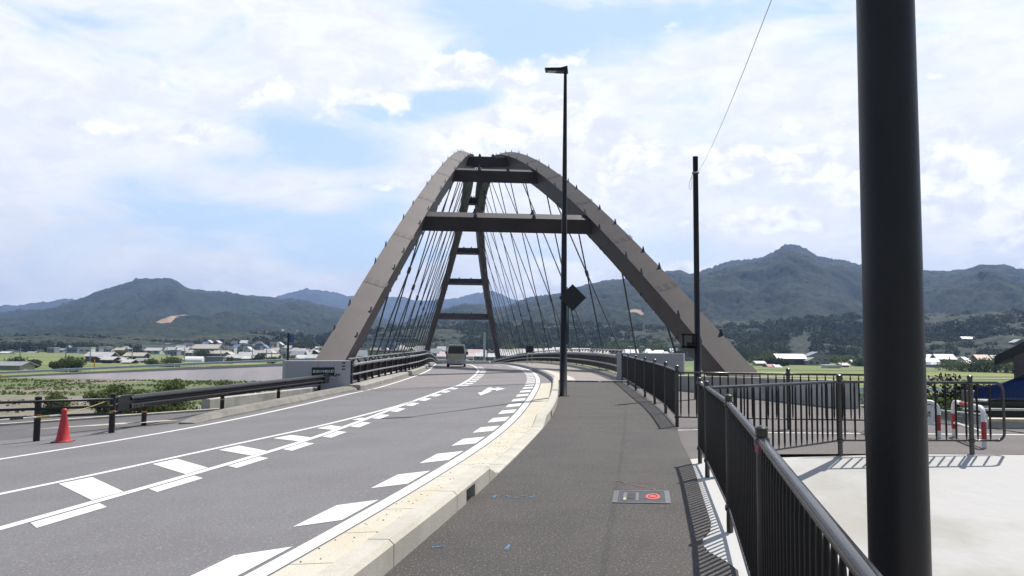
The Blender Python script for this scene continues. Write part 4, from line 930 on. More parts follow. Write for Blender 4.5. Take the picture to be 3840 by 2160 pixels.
for i, y in enumerate((20.5,24.7,28.9,32.9)):
    x = float(np.interp(y, [q[1] for q in gp], [q[0] for q in gp]))-.10; zg = float(zr(x, y))-.1
    po = MB().lathe((x,y,0), [(.062,zg),(.062,hz(y)+.1)], 12).build('post', M['beamp'], o)
    MB().lathe((x,y,0), [(.0635,zg+.42),(.0635,zg+.46)], 12).build('band', M['orange'], po)
o = thing('rope_fence', 'low black cable fence of round posts behind the traffic cone, left of the road', 'fence', (-10.23,17.44,-.45))
rp = [(-13.6,14.6),(-11.9,16.0),(-10.23,17.44),(-9.24,18.7)]
for x, y in rp:
    po = MB().lathe((x,y,0), [(.066,-.7),(.066,.33),(.072,.34),(.072,.375),(.03,.39)], 14).build('post', M['beamp'], o)
    MB().lathe((x,y,0), [(.068,-.03),(.068,.0)], 12).build('band', M['orange'], po)
for h_ in (.27,.11,-.06):
    MB().tube([(x+.02,y-.06,h_+.02*math.sin(x*3)) for x, y in rp]+[(-9.28,19.0,h_)], .033, 6).build('cable', M['beamp'], o, smooth=True)
cx_, cy_ = -9.41, 17.0; cz_ = float(zr(cx_, cy_))+.0
o = thing('traffic_cone', 'red traffic cone standing on the road edge in front of the cable fence', 'traffic cone', (cx_,cy_,cz_))
MB().lathe((cx_,cy_,cz_), [(.165,.02),(.155,.035),(.135,.06),(.045,.62),(.05,.63),(.055,.66),(.035,.695),(.01,.70)], 24).build('cone', M['red'], o, smooth=True)
MB().lathe((cx_,cy_,cz_), [(.185,.005),(.19,.018),(.16,.026)], 24).build('rim', M['red'], o)
MB().hexa([Vector((cx_,cy_,cz_))+Vector((a*math.cos(.3)-c*math.sin(.3), a*math.sin(.3)+c*math.cos(.3), h)) for h in (0,.016) for a, c in ((-.2,-.2),(.2,-.2),(.2,.2),(-.2,.2))]).build('base', M['rubber'], o)
bar_ = thing('cone_bar', 'white and yellow striped plastic bar hanging from the top of the red cone', 'barrier bar', (cx_-.9,cy_-.8,.1))
p0 = Vector((cx_-.03,cy_,cz_+.565)); p1 = Vector((cx_-2.3,cy_-1.75,cz_+.42))
for k in range(12):
    MB().tube([p0.lerp(p1, k/12), p0.lerp(p1, (k+1)/12)], .017, 7).build('stripe', M['white'] if k % 2 == 0 else (M['yellow'] if k % 4 == 1 else M['black']), bar_)
b = MB(); b.tube([p0, p0.lerp(Vector((-9.27,19.1,.30)), .5)-UP*.02, Vector((-9.27,19.1,.30))], .008, 5); b.tube([p0+Vector((0,0,-.02)), Vector((-10.4,16.6,-.05)), Vector((-11.6,15.3,-.1))], .008, 5)
tag(b.build('rope', M['yellow']), 'thin yellow rope from the red cone up to the end of the black guardrail', 'rope')

# ------------------------------------------------------------------ BARRIERS (right)
def barrier(a, c, label, sign=None):
    a = Vector(a); c = Vector(c); o = thing('barrier', label, 'barrier', tuple((a+c)/2)); d = (c-a).normalized(); L_ = (c-a).length; r_ = .038; H = .66
    for q, s_ in ((a, 1), (c, -1)):
        lg = MB().tube([q-UP*.05, q+UP*.16], r_, 12).build('foot', M['white'], o)
        MB().tube([q+UP*.16, q+UP*.44], r_+.001, 12).build('red_band', M['redp'], o)
        MB().tube([q+UP*.44]+[q+UP*(H-.14+.14*math.sin(t))+d*s_*.14*(1-math.cos(t)) for t in np.linspace(0, 1.57, 6)]+[q+UP*H+d*s_*L_*.30], r_, 12).build('bend', M['white'], o, smooth=True)
        MB().lathe(q, [(.16,-.01),(.16,.012)], 12).build('base', M['topc'], o)
    MB().tube([a+UP*H+d*L_*.30, a+UP*H+d*L_*.70], r_+.001, 12).build('red_band', M['redp'], o)
    MB().tube([a+UP*.27, c+UP*.27], .024, 10).build('lower_bar', M['white'], o)
    if sign:
        n_ = Vector((d.y, -d.x, 0)); n_ = n_ if n_.y < 0 else -n_
        p0, p1 = a+d*.06, c-d*.06; b = MB(); b.hexa([p0+UP*.29, p1+UP*.29, p1+UP*.29-n_*.01, p0+UP*.29-n_*.01, p0+UP*.6, p1+UP*.6, p1+UP*.6-n_*.01, p0+UP*.6-n_*.01]); sg = b.build('sign_board', M['white'], o)
        xd = d if d.x > 0 else -d
        end = c if d.x > 0 else a
        text(sign, .125, end-xd*.235+UP*.43+n_*.003, xd, n_, M['dark'], sg)
barrier((8.13,14.8,-.03), (7.68,13.1,-.03), 'white arched barrier with a red band on top, right of the thick pole')
barrier((6.75,15.3,-.03), (7.66,14.45,-.03), 'white arched barrier carrying a white notice board, half hidden behind the thick pole', '入禁')

# ------------------------------------------------------------------ VAN
def van():
    W = .74; vy = 63.0; vx = 0.5*(azx(1676, vy)+azx(1747, vy)); z = float(zr(vx, vy)); yaw = R(3.2)
    o = thing('van', 'silver boxy minivan seen from behind, driving away in the left lane of the bridge', 'van', (vx,vy,z))
    def loc(me_b, name, m, parent=o, smooth=False):
        ob = me_b.build(name, m, None, smooth); ob.parent = parent; return ob
    o.rotation_euler = (0,0,yaw)
    body = mat('van_paint', (.44,.43,.42), .3, (.33,.325,.32), 3, metal=.35); body2 = M['glass']
    # cross sections along y (0 = tail)
    secs = []
    for y, zb, zt_, w, wt_, belt in [(0,.30,1.70,.70,.60,1.02),(.05,.24,1.76,.735,.63,1.02),(.25,.22,1.80,.74,.64,1.02),(1.6,.22,1.81,.74,.64,1.02),(2.5,.22,1.77,.74,.63,1.0),(2.95,.22,1.25,.73,.60,.98),(3.35,.26,.80,.70,.58,.70),(3.39,.34,.6,.66,.55,.55)]:
        sec = [(-w*.96,zb),(-w,zb+.12),(-w,belt),(-wt_-.01,zt_-.10),(-wt_+.06,zt_-.02),(0,zt_),(wt_-.06,zt_-.02),(wt_+.01,zt_-.10),(w,belt),(w,zb+.12),(w*.96,zb)]
        secs.append([(a, y, c) for a, c in sec])
    b = MB(); vs = [q for s_ in secs for q in s_]; m_ = 11; k = len(secs)
    b.add(vs, [(i*m_+j, (i+1)*m_+j, (i+1)*m_+(j+1)%m_, i*m_+(j+1)%m_) for i in range(k-1) for j in range(m_)]+[tuple(range(m_)), tuple((k-1)*m_+j for j in range(m_-1,-1,-1))])
    bd = loc(b, 'body', body)
    rw_ = MB(); rw_.add([(-.655,-.012,1.05),(.655,-.012,1.05),(.575,-.012,1.61),(.5,-.012,1.64),(-.5,-.012,1.64),(-.575,-.012,1.61)], [(0,1,2,3,4,5)]); loc(rw_, 'rear_window', M['glass'])
    b = MB(); b.box((-.70,-.09,.26),(.70,.05,.50)); b.box((-.66,-.10,.36),(.66,-.085,.46)); loc(b, 'bumper', body)
    for sx in (-1, 1):
        b = MB(); b.box((sx*.725-.045,-.02,.58),(sx*.725+.03,.06,1.02)); loc(b, 'tail_light', mat('tail_red', (.22,.02,.03), .25))
        b = MB(); b.box((sx*.62-.09,-.095,.385),(sx*.62+.09,-.09,.42)); loc(b, 'reflector', M['black'])
        for yy in (.55, 2.85):
            b = MB(); n = 16; vs = []
            for q in range(n):
                t = 2*math.pi*q/n
                vs += [(sx*.74-sx*.17, yy+.275*math.cos(t), .275+.275*math.sin(t)), (sx*.745, yy+.275*math.cos(t), .275+.275*math.sin(t))]
            b.add(vs, [(2*q, 2*q+1, (2*q+3) % (2*n), (2*q+2) % (2*n)) for q in range(n)]+[tuple(2*q for q in range(n)), tuple(2*q+1 for q in range(n-1,-1,-1))]); wh = loc(b, 'wheel', M['rubber'])
            b = MB(); b.add([(sx*.752, yy+.16*math.cos(t), .275+.16*math.sin(t)) for t in np.linspace(0, 6.283, 12, endpoint=False)], [tuple(range(12))]); loc(b, 'rim', M['galv'], wh)
        b = MB(); b.box((sx*.74,2.35,1.02),(sx*.93,2.42,1.20)); loc(b, 'mirror', M['black'])
        b = MB(); b.add([(sx*.735,.35,1.06),(sx*.735,2.35,1.06),(sx*.668,2.2,1.6),(sx*.668,.35,1.6)], [(0,1,2,3)]); loc(b, 'side_window', M['glass'])
    loc(MB().box((-.165,-.03,.74),(.165,-.012,.90)), 'number_plate', mat('plate_yellow', (.62,.40,.03), .5))
    loc(MB().box((-.30,-.03,.93),(.30,-.01,.965)), 'trim', M['galv'])
    loc(MB().box((-.58,-.022,.70),(-.36,-.012,.92)), 'sticker', mat('sticker_yellow', (.42,.40,.14), .5))
    loc(MB().bar((-.0,-.03,1.03),(.12,-.03,1.12),.015,.015), 'wiper', M['black'])
    loc(MB().box((-.5,.05,.16),(.5,.9,.27)), 'underbody', M['black'])
    loc(MB().box((-.58,-.02,1.655),(.58,.10,1.69)), 'roof_spoiler', body)
    loc(MB().box((-.02,.6,1.8),(.0,.62,1.90)), 'aerial', M['black'])
van()

# ------------------------------------------------------------------ SMALL THINGS AROUND THE BRIDGE
def board(name, px0, px1, py0, py1, Y, foot, label, cat, m, mp=None):
    a = at(px0, py1, Y); c = at(px1, py0, Y); o = thing(name, label, cat, ((a.x+c.x)/2, Y, foot))
    MB().box((a.x,Y-.03,a.z),(c.x,Y+.03,c.z)).build('plate', m, o); return o, a, c
o, a, c = board('notice_board', 1972, 2000, 1297, 1322, 70, float(zs(70)), 'dark back of a small sign board standing on the sidewalk railing', 'sign', M['black'])
for x in (a.x+.12, c.x-.12): MB().tube([(x,70.05,float(zs(70))-.3),(x,70.05,a.z)], .03, 6).build('leg', M['galv'], o)
o, a, c = board('direction_sign', 1084, 1103, 1254, 1282, 60, -5, 'small blue direction sign on a tall dark post beyond the left end wall', 'sign', M['signblue'])
MB().tube([(a.x-.06,60,-5),(a.x-.06,60,c.z+.1)], .085, 8).build('post', M['dark'], o)
for dz in (.05,.5): MB().bar((a.x-.06,60,a.z+dz),(c.x+.12,60,a.z+dz),.03,.03).build('arm', M['dark'], o)
for i_, t_ in enumerate((.12,.3,.45)): MB().box((a.x+.22,59.955,a.z+t_),(c.x-.1,59.965,a.z+t_+.05)).build('print', M['white'], o)
# street lamp at the far end of the bridge and pale pole beside it
y = 150; x = azx(1827, y); o = thing('street_lamp', 'slim dark street lamp with a short arm, seen between van and right far arch leg', 'street lamp', (x,y,float(zs(y))))
top = at(1827, 1222, y); MB().tube([(x,y,float(zs(y))-1),top], [.11,.07], 8).build('pole', M['dark'], o); MB().bar(top-UP*1.9+Vector((0,0,0)), top-UP*2.4+Vector((1.0,0,-.1)), .06, .06).build('arm', M['galv'], o)
for px, py, yy, lb in ((1817, 1246, 300, 'pale concrete utility pole behind the houses, left of the slim dark street lamp'), (1675, 1274, 330, 'pale concrete utility pole just left of the van roof')):
    p = at(px, py, yy); o = thing('utility_pole', lb, 'utility pole', (p.x,yy,GZ)); MB().tube([(p.x,yy,GZ),p], [.5 if px > 1700 else .25,.35 if px > 1700 else .2], 8).build('pole', M['galv'], o); MB().bar(p-UP*.6-Vector((.9,0,0)), p-UP*.6+Vector((.9,0,0)), .12, .12).build('crossarm', M['galv'], o)

# ------------------------------------------------------------------ RAMP ROAD ACROSS THE VALLEY (left)
rampx = [(-96,150),(-60,150),(-38,148),(-12,146),(-4,146)]
rt = [-4.86,-2.85,-1.75,-1.15,-1.15]
b = MB(); k = 5
top_ = [(x,y,z) for (x,y),z in zip(rampx, rt)]
b.add([(x,y-.6-(z+5)*1.25,GZ-.3) for (x,y,z) in top_]+[(x,y,z) for x,y,z in top_]+[(x,y+8,z) for x,y,z in top_]+[(x,y+14,GZ-.3) for x,y,z in top_], [(i,i+1,5+i+1,5+i) for i in range(4)]+[(5+i,6+i,11+i,10+i) for i in range(4)]+[(10+i,11+i,16+i,15+i) for i in range(4)]+[(0,5,10,15),(4,9,14,19)])
kind(b.build('ramp_wall', M['revet']))
b = MB(); b.sweep([(x,y-.05,z) for x,y,z in top_], [(-.25,-.3),(.25,-.3),(.25,.10),(-.25,.10)]); kind(b.build('ramp_coping', M['topc']))
o = thing('guardrail', 'pale blue-grey guardrail along the top of the long concrete ramp, far left', 'guardrail', (-60,150,-3.3))
zz_ = lambda x: float(np.interp(x, [q[0] for q in rampx], rt)); yy_ = lambda x: float(np.interp(x, [q[0] for q in rampx], [q[1] for q in rampx]))
pb = mat('guardrail_pale', (.40,.47,.55), .5, (.33,.39,.46), 2)
for x in np.arange(-96, -5, 3.3): MB().tube([(x,yy_(x)+.3,zz_(x)),(x,yy_(x)+.3,zz_(x)+.95)], .07, 6).build('post', M['white'], o)
MB().sweep([(x,yy_(x)+.18,zz_(x)+.68) for x in np.arange(-97, -4, 3.0)], [(-.04,-.22),(.05,-.17),(.05,-.06),(0,0),(.05,.06),(.05,.17),(-.04,.22)]).build('beam', pb, o)

# ------------------------------------------------------------------ TOWN
RC = {'pale': (.50,.475,.46), 'white': (.60,.59,.58), 'cream': (.48,.43,.35), 'grey': (.26,.27,.29), 'dark': (.10,.10,.115), 'orange': (.50,.30,.20), 'pink': (.62,.46,.43), 'red': (.42,.16,.13), 'blue': (.14,.19,.32)}
WC = {'white': (.52,.53,.53), 'grey': (.25,.26,.275), 'dark': (.055,.053,.055), 'cream': (.40,.37,.30), 'blue': (.16,.20,.30), 'brown': (.14,.115,.10)}
RM = {k: mat('roof_'+k, v, .45, tuple(x*.8 for x in v), .6, spec=.4) for k, v in RC.items()}
WM = {k: mat('wall_'+k, v, .85, tuple(x*.82 for x in v), .4) for k, v in WC.items()}
WIN = mat('far_window', (.06,.075,.085), .25)
houses = []
def house(x0, x1, ytop, D, roof, wall, kind_='gable', zb=GZ, depth=None):
    a = azx(x0, D); c = azx(x1, D); w = max(c-a, 2.5); zt_ = at((x0+x1)/2, ytop, D).z; h = max(zt_-zb, 2.0)
    o = thing('house' if kind_ != 'box' else 'building', '', 'house' if kind_ != 'box' else 'building', ((a+c)/2, D, zb))
    dp = depth or min(max(w*.7, 6), 16); y0, y1 = D, D+dp
    if kind_ == 'box':
        MB().box((a,y0,zb-.3),(c,y1,zt_-.35)).build('wall', WM[wall], o)
        MB().box((a-.2,y0-.2,zt_-.35),(c+.2,y1+.2,zt_)).build('roof', RM[roof], o)
    else:
        rh = min(h*.42, dp*.26+.6); ze = zt_-rh; ov = .6; mx = (a+c)/2; my = (y0+y1)/2
        if kind_ == 'gable':       # ridge across the view
            b = MB(); b.add([(a,y0,zb-.3),(c,y0,zb-.3),(c,y1,zb-.3),(a,y1,zb-.3),(a,y0,ze),(c,y0,ze),(c,y1,ze),(a,y1,ze),(a,my,zt_-.15),(c,my,zt_-.15)], [(0,1,5,4),(1,2,6,9,5),(2,3,7,6),(3,0,4,8,7)]); b.build('wall', WM[wall], o)
            b = MB()
            for s_, ye in ((0, y0-ov), (1, y1+ov)):
                zz = ze-.25; b.hexa([(a-ov,min(ye,my),zz if s_ == 0 else zt_-.16),(c+ov,min(ye,my),zz if s_ == 0 else zt_-.16),(c+ov,max(ye,my),zt_-.16 if s_ == 0 else zz),(a-ov,max(ye,my),zt_-.16 if s_ == 0 else zz),
                                      (a-ov,min(ye,my),zz+.18 if s_ == 0 else zt_),(c+ov,min(ye,my),zz+.18 if s_ == 0 else zt_),(c+ov,max(ye,my),zt_ if s_ == 0 else zz+.18),(a-ov,max(ye,my),zt_ if s_ == 0 else zz+.18)])
            b.build('roof', RM[roof], o)
        elif kind_ == 'end':       # gable end faces the viewer
            b = MB(); b.add([(a,y0,zb-.3),(c,y0,zb-.3),(c,y1,zb-.3),(a,y1,zb-.3),(a,y0,ze),(c,y0,ze),(c,y1,ze),(a,y1,ze),(mx,y0,zt_-.15),(mx,y1,zt_-.15)], [(0,1,5,8,4),(1,2,6,5),(2,3,7,9,6),(3,0,4,7)]); b.build('wall', WM[wall], o)
            b = MB()
            for s_ in (-1, 1):
                xe = (a-ov) if s_ < 0 else (c+ov); q = [(xe,y0-ov,ze-.25),(mx,y0-ov,zt_-.16),(mx,y1+ov,zt_-.16),(xe,y1+ov,ze-.25)]
                b.hexa(q+[(x,y,z+.17) for x,y,z in q])
            b.build('roof', RM[roof], o)
        else:                      # hip
            MB().box((a,y0,zb-.3),(c,y1,ze)).build('wall', WM[wall], o)
            i_ = min(w*.3, dp*.45); b = MB(); b.add([(a-ov,y0-ov,ze-.1),(c+ov,y0-ov,ze-.1),(c+ov,y1+ov,ze-.1),(a-ov,y1+ov,ze-.1),(a+i_,my,zt_),(c-i_,my,zt_)], [(3,2,1,0),(0,1,5,4),(1,2,5),(2,3,4,5),(3,0,4)]); b.build('roof', RM[roof], o)
    # windows
    fl = max(1, min(4, int((h-1.2)/2.9))) if kind_ == 'box' else (2 if h > 6.5 else 1); nw = int(max(2, min(9, w/3.2)))
    top_h = (h-.6) if kind_ == 'box' else (h*.6)
    if w*FPX/D > 16:
        for f in range(fl):
            zc = zb+top_h*(f+.55)/fl
            if zc < zb+1: continue
            for k in range(nw):
                xc_ = a+w*(k+.5)/nw; ww = w/nw*.27; MB().box((xc_-ww,y0-.06,zc-.5),(xc_+ww,y0+.02,zc+.5)).build('window', WIN, o)
    houses.append((o, (x0+x1)/2, roof, wall, kind_, D, w, h)); return o
T = [(322,412,1320,285,'pale','dark','gable'),(345,386,1337,268,'grey','dark','end'),(386,421,1337,260,'pale','dark','gable'),(432,460,1341,264,'pale','dark','gable'),(462,488,1348,258,'pale','dark','gable'),(468,536,1322,310,'cream','dark','gable'),(506,544,1343,275,'grey','dark','gable'),
(177,204,1303,520,'white','grey','box'),(212,236,1306,540,'grey','grey','gable'),(250,290,1303,525,'grey','blue','box'),(296,340,1302,500,'white','white','box'),(340,372,1302,540,'grey','grey','box'),(371,400,1299,560,'white','white','box'),(397,478,1298,575,'cream','white','box'),(0,31,1318,450,'white','white','gable'),(100,128,1318,520,'grey','grey','gable'),
(533,662,1290,560,'grey','white','box'),(558,618,1287,600,'white','grey','box'),(545,600,1304,500,'pale','white','gable'),(620,652,1301,490,'pale','grey','gable'),(664,701,1303,470,'white','grey','gable'),(703,722,1299,540,'cream','grey','gable'),(724,816,1291,520,'cream','grey','gable'),(640,664,1312,440,'grey','grey','box'),(695,722,1312,430,'cream','cream','hip'),(724,764,1316,425,'grey','cream','box'),(782,850,1314,400,'cream','brown','gable'),(842,864,1319,390,'cream','grey','end'),
(862,900,1330,300,'pale','grey','gable'),(840,862,1331,305,'pale','dark','hip'),(768,838,1337,290,'grey','grey','box'),(895,957,1320,345,'pale','dark','gable'),(905,945,1334,300,'white','cream','gable'),(948,975,1313,390,'cream','dark','gable'),(975,1022,1307,380,'pale','grey','hip'),(1018,1040,1304,420,'pale','grey','gable'),(858,878,1300,520,'white','white','box'),(880,912,1299,540,'grey','grey','box'),(914,940,1300,500,'white','white','end'),(941,976,1298,520,'grey','blue','box'),(1000,1038,1328,320,'cream','brown','gable'),(1044,1078,1305,480,'grey','white','box'),(1060,1090,1318,400,'grey','grey','box'),
(1092,1134,1316,330,'grey','grey','gable'),(1113,1138,1331,305,'white','grey','gable'),(1135,1160,1319,335,'pale','grey','gable'),(1152,1182,1329,305,'pale','white','gable'),(1158,1202,1312,340,'pale','dark','end'),(1128,1152,1311,420,'pale','grey','gable'),(1182,1214,1299,500,'pale','grey','gable'),
(1376,1552,1264,700,'pink','grey','box'),(1360,1436,1282,600,'grey','grey','box'),(1432,1480,1281,520,'grey','blue','box'),(1480,1500,1284,540,'pale','grey','box'),(1494,1512,1296,450,'pink','grey','gable'),(1512,1548,1302,430,'cream','grey','gable'),(1345,1378,1313,290,'grey','white','gable'),(1556,1592,1300,440,'white','grey','gable'),
(1618,1652,1307,400,'grey','grey','gable'),(1641,1670,1299,440,'pale','brown','gable'),(1652,1684,1318,380,'pink','grey','gable'),(1642,1676,1326,365,'pink','grey','gable'),(1700,1726,1304,450,'pale','grey','gable'),
(1757,1806,1310,430,'pink','brown','gable'),(1761,1784,1318,400,'cream','grey','gable'),(1751,1786,1324,385,'pink','grey','hip'),(1786,1816,1323,375,'white','grey','gable'),(1806,1822,1313,420,'white','grey','gable'),(1822,1854,1325,360,'white','grey','gable'),(1842,1860,1310,460,'white','grey','end'),(1872,1888,1309,440,'white','white','gable'),(1888,1908,1310,430,'cream','grey','gable'),(1908,1926,1311,430,'grey','white','gable'),(1875,1900,1319,390,'white','grey','gable'),(1905,1932,1321,380,'white','grey','gable'),(1930,1955,1310,450,'cream','grey','gable'),(1958,1976,1308,440,'white','white','gable'),(2002,2030,1307,420,'white','grey','gable'),
(2048,2080,1306,400,'white','grey','gable'),(2076,2100,1302,440,'white','grey','gable'),(2128,2160,1308,430,'cream','grey','gable'),(2150,2176,1305,450,'white','grey','gable'),(2176,2214,1306,430,'white','grey','gable'),(2218,2244,1309,420,'grey','grey','gable'),(2246,2290,1309,400,'cream','grey','hip'),(2292,2334,1311,400,'grey','grey','box'),(2350,2392,1310,420,'white','grey','gable'),(2434,2462,1316,420,'white','grey','gable'),(2462,2484,1315,430,'white','grey','gable'),(2486,2516,1318,400,'grey','grey','hip'),(2540,2600,1318,430,'grey','grey','box'),
(2917,3021,1327,345,'pale','dark','gable'),(3024,3110,1319,372,'grey','grey','end'),(3030,3075,1340,340,'grey','cream','end'),(2838,2868,1354,320,'white','cream','gable'),(2884,2908,1366,300,'red','grey','gable'),(2911,2926,1368,298,'white','white','gable'),(3102,3150,1369,290,'white','white','box'),(3158,3182,1361,310,'cream','grey','gable'),(3200,3240,1350,340,'pale','grey','gable'),
(3516,3582,1328,345,'pale','dark','gable'),(3476,3520,1343,330,'white','dark','gable'),(3474,3514,1328,365,'grey','grey','hip'),(3490,3546,1358,318,'grey','grey','hip'),(3462,3479,1358,325,'cream','white','box'),(3582,3612,1338,350,'grey','white','end'),(3605,3640,1338,362,'pale','grey','hip'),(3616,3654,1354,335,'white','cream','gable'),(3641,3668,1339,372,'grey','grey','box'),(3668,3712,1330,350,'orange','brown','gable'),(3714,3732,1342,352,'grey','white','end'),(3729,3756,1332,372,'cream','white','gable')]
rh_ = random.Random(21)
for (xa, xb, k_, ya, yb, Da, Db_) in ((200,640,12,1292,1306,520,615),(640,1080,20,1274,1304,520,622),(1090,1215,5,1302,1312,430,520),(1350,1600,6,1296,1312,380,480),(1600,1700,3,1306,1314,430,470),(1755,1860,3,1306,1316,430,480),(1865,2110,7,1304,1314,420,480),(2120,2540,9,1306,1316,410,470),(3480,3740,6,1336,1348,360,400)):
    for i in range(k_):
        x_ = xa+(xb-xa)*(i+rh_.uniform(.1,.9))/k_; D_ = rh_.uniform(Da, Db_); w_ = rh_.uniform(16, 34); yt = ya+(yb-ya)*(Db_-D_)/(Db_-Da)*rh_.uniform(.6,1.1)
        T.append((x_-w_/2, x_+w_/2, yt, D_, rh_.choice(['pale','grey','grey','dark','white','blue','cream']), rh_.choice(['grey','white','cream','brown','grey']), rh_.choice(['gable','gable','end','hip','box'])))
for t_ in T: house(*t_)
for t_ in [(3612,3648,1262,600,'white','grey','gable',at(3630,1283,600).z),(3652,3662,1263,605,'cream','grey','gable',at(3655,1280,600).z),(3684,3716,1262,640,'pale','grey','hip',at(3700,1280,640).z),(3722,3750,1264,650,'pink','grey','hip',at(3736,1282,650).z),(3784,3812,1254,610,'pink','grey','gable',at(3800,1275,610).z),(3808,3840,1257,630,'grey','grey','gable',at(3820,1278,630).z),(3762,3800,1270,590,'grey','grey','gable',at(3780,1288,590).z),(3806,3850,1272,540,'cream','brown','end',at(3830,1300,540).z),(3724,3744,1287,560,'white','grey','gable',at(3734,1298,560).z)]: house(*t_)
ordw = ['leftmost','second','third','fourth','fifth','sixth','seventh','eighth','ninth','tenth','eleventh','twelfth','thirteenth','fourteenth','fifteenth','sixteenth','seventeenth','eighteenth','nineteenth','twentieth']
zones = [(0,430,'behind the pale guardrail'),(430,640,'right of the dark farmhouse'),(640,860,'around the white greenhouse'),(860,1080,'left of the blue sign'),(1080,1230,'right of the blue sign'),(1300,1600,'behind the left hanger cables'),(1600,1745,'left of the minivan'),(1745,1862,'right of the minivan'),(1862,2120,'left of the tall lamp'),(2120,2620,'right of the tall lamp'),(2620,3300,'left of the thick pole'),(3300,3900,'right of the thick pole')]
for za, zb_, ph in zones:
    sub = sorted([h for h in houses if za <= h[1] < zb_], key=lambda q: q[1])
    for i, (o, px, roof, wall, kd, D, w, h) in enumerate(sub):
        pos = ('leftmost' if i == 0 else ordw[i]+' from the left' if i < 20 else 'twenty-%s from left' % ['first','second','third','fourth','fifth','sixth','seventh','eighth','ninth'][i-20] if i < 29 else 'thirty-%s from left' % ['zero','first','second','third','fourth','fifth','sixth','seventh','eighth','ninth'][i-29] if i > 29 else 'thirtieth from left')
        noun = {'box': 'flat-roofed building', 'gable': 'house', 'end': 'gable-fronted house', 'hip': 'hip-roofed house'}[kd]
        o['label'] = ('%s-roofed ' % roof if kd != 'box' else '')+'%s-walled %s, %s %s' % (wall, noun, pos, ph); o['group'] = 'houses and buildings of the town across the valley'
        if kd == 'box': o['group'] = 'flat roofed buildings of the town'
# greenhouse
a = azx(680, 300); c = azx(768, 300); o = thing('greenhouse', 'long low white plastic tunnel greenhouse in the fields behind the pale guardrail', 'greenhouse', (a,300,GZ))
b = MB(); zt_ = at(720,1337,300).z-GZ; b.v = [(x, 303+3.4*math.cos(t), GZ+zt_*math.sin(t)) for x in (a+.8,c-.8) for t in np.linspace(0, math.pi, 11)]; b.f = [(i,i+1,11+i+1,11+i) for i in range(10)]+[tuple(range(11)), tuple(range(21,10,-1))]; b.m = [0]*12; b.build('cover', M['white'], o)
# white and red carriage
a = azx(1379, 284); c = azx(1545, 284); z1 = at(1460,1312,284).z; o = thing('train_carriage', 'long low red and white carriage with green-tinted windows, seen through the left hanger cables', 'train', ((a+c)/2,284,GZ))
MB().box((a,284,z1-3.3),(c,287,z1-.35)).build('body', WM['cream'], o); MB().box((a-.1,283.9,z1-.35),(c+.1,287.1,z1)).build('roof', RM['pale'], o)
for h0, h1 in ((-.75,-.4),(-2.95,-2.4)): MB().box((a,283.94,z1+h0),(c,283.99,z1+h1)).build('red_band', M['redp'], o)
gg = mat('green_glass', (.12,.22,.17), .2)
for k in range(9):
    x0 = a+.6+(c-a-1.2)*k/9; MB().box((x0,283.93,z1-2.2),(x0+(c-a)/9*.72,283.98,z1-.95)).build('window', gg, o)
MB().box((a-3,283,GZ-.2),(c+20,289,z1-3.3)).build('embankment', M['topc'], o)
# half-buried barn near the ramp
o = house(-30, 78, 1356, 190, 'grey', 'cream', 'gable', GZ); o['label'] = 'grey tiled low barn behind the pale guardrail at the left edge of the photo'; o['group'] = 'farm sheds by the ramp'
# kite-like orange marker posts by the ramp
for px, py, pb_ in ((80,1402,1424),(355,1348,1382)):
    yy = 152 if px < 200 else 175; p = at(px,py,yy); o = thing('marker_post', 'orange and white marker post at the foot of the ramp, far left' if px < 200 else 'thin yellow marker post in the rice field behind the pale guardrail', 'marker post', (p.x,yy,GZ))
    MB().tube([(p.x,yy-(6 if px < 200 else 0),GZ),(p.x,yy-(6 if px < 200 else 0),at(px,pb_,yy-6).z)], .12, 6).build('post', M['white'], o); MB().tube([(p.x,yy-(6 if px < 200 else 0),at(px,pb_,yy-6).z),(p.x,yy-(6 if px < 200 else 0),p.z)], .14, 6).build('band', M['orange'], o)
# utility poles in the town
for i, (px, pt, D) in enumerate([(77,1304,230),(248,1300,230),(340,1300,270),(497,1302,300),(693,1304,290),(627,1292,420),(829,1304,310),(843,1270,520),(947,1306,330),(1000,1304,310),(1019,1320,310),(1197,1290,330),(2416,1302,380),(2518,1308,380),(3154,1352,300),(3560,1336,310),(3691,1340,300),(3702,1372,290)]):
    p = at(px, pt, D); o = thing('utility_pole', 'grey utility pole standing %s' % ['among bushes in the rice field at far left','in the rice field, just left of the red-brown bushes','beside the dark farmhouse','right of the dark farmhouse','at the left end of the white greenhouse','behind the large white factory block','right of the white greenhouse','as tallest far mast above the long factory roof','in front of the pale-roofed houses left of the blue sign','with pale shaft left of the blue direction sign','very close left of the blue direction sign, short and pale','beside the left arch leg above the houses','behind the right end wall of the bridge','above the low white roofs behind the right end wall','before the fields left of the thick pole','in front of the two-tier white roofs at right','before the orange roof at right','short and white among the shrubs below the orange roof'][i], 'utility pole', (p.x,D,GZ), 'utility poles of the town')
    MB().tube([(p.x,D,GZ),p], [.22,.15], 6).build('pole', M['galv'], o)
    if i % 2 == 0: MB().bar(p-UP*.5-Vector((.8,0,0)), p-UP*.5+Vector((.8,0,0)), .12, .12).build('crossarm', M['galv'], o)
for px, lb in ((2364,'left'),(2408,'right')):
    p = at(px, 1300, 330); o = thing('street_lamp', 'small far T-shaped double lamp behind the right railing, %s of the pair' % lb, 'street lamp', (p.x,330,GZ), 'pair of far double lamps'); MB().tube([(p.x,330,GZ),p],.14,5).build('pole', M['galv'], o); MB().box((p.x-.9,329.9,p.z),(p.x+.9,330.2,p.z+.25)).build('lamp_head', M['white'], o)

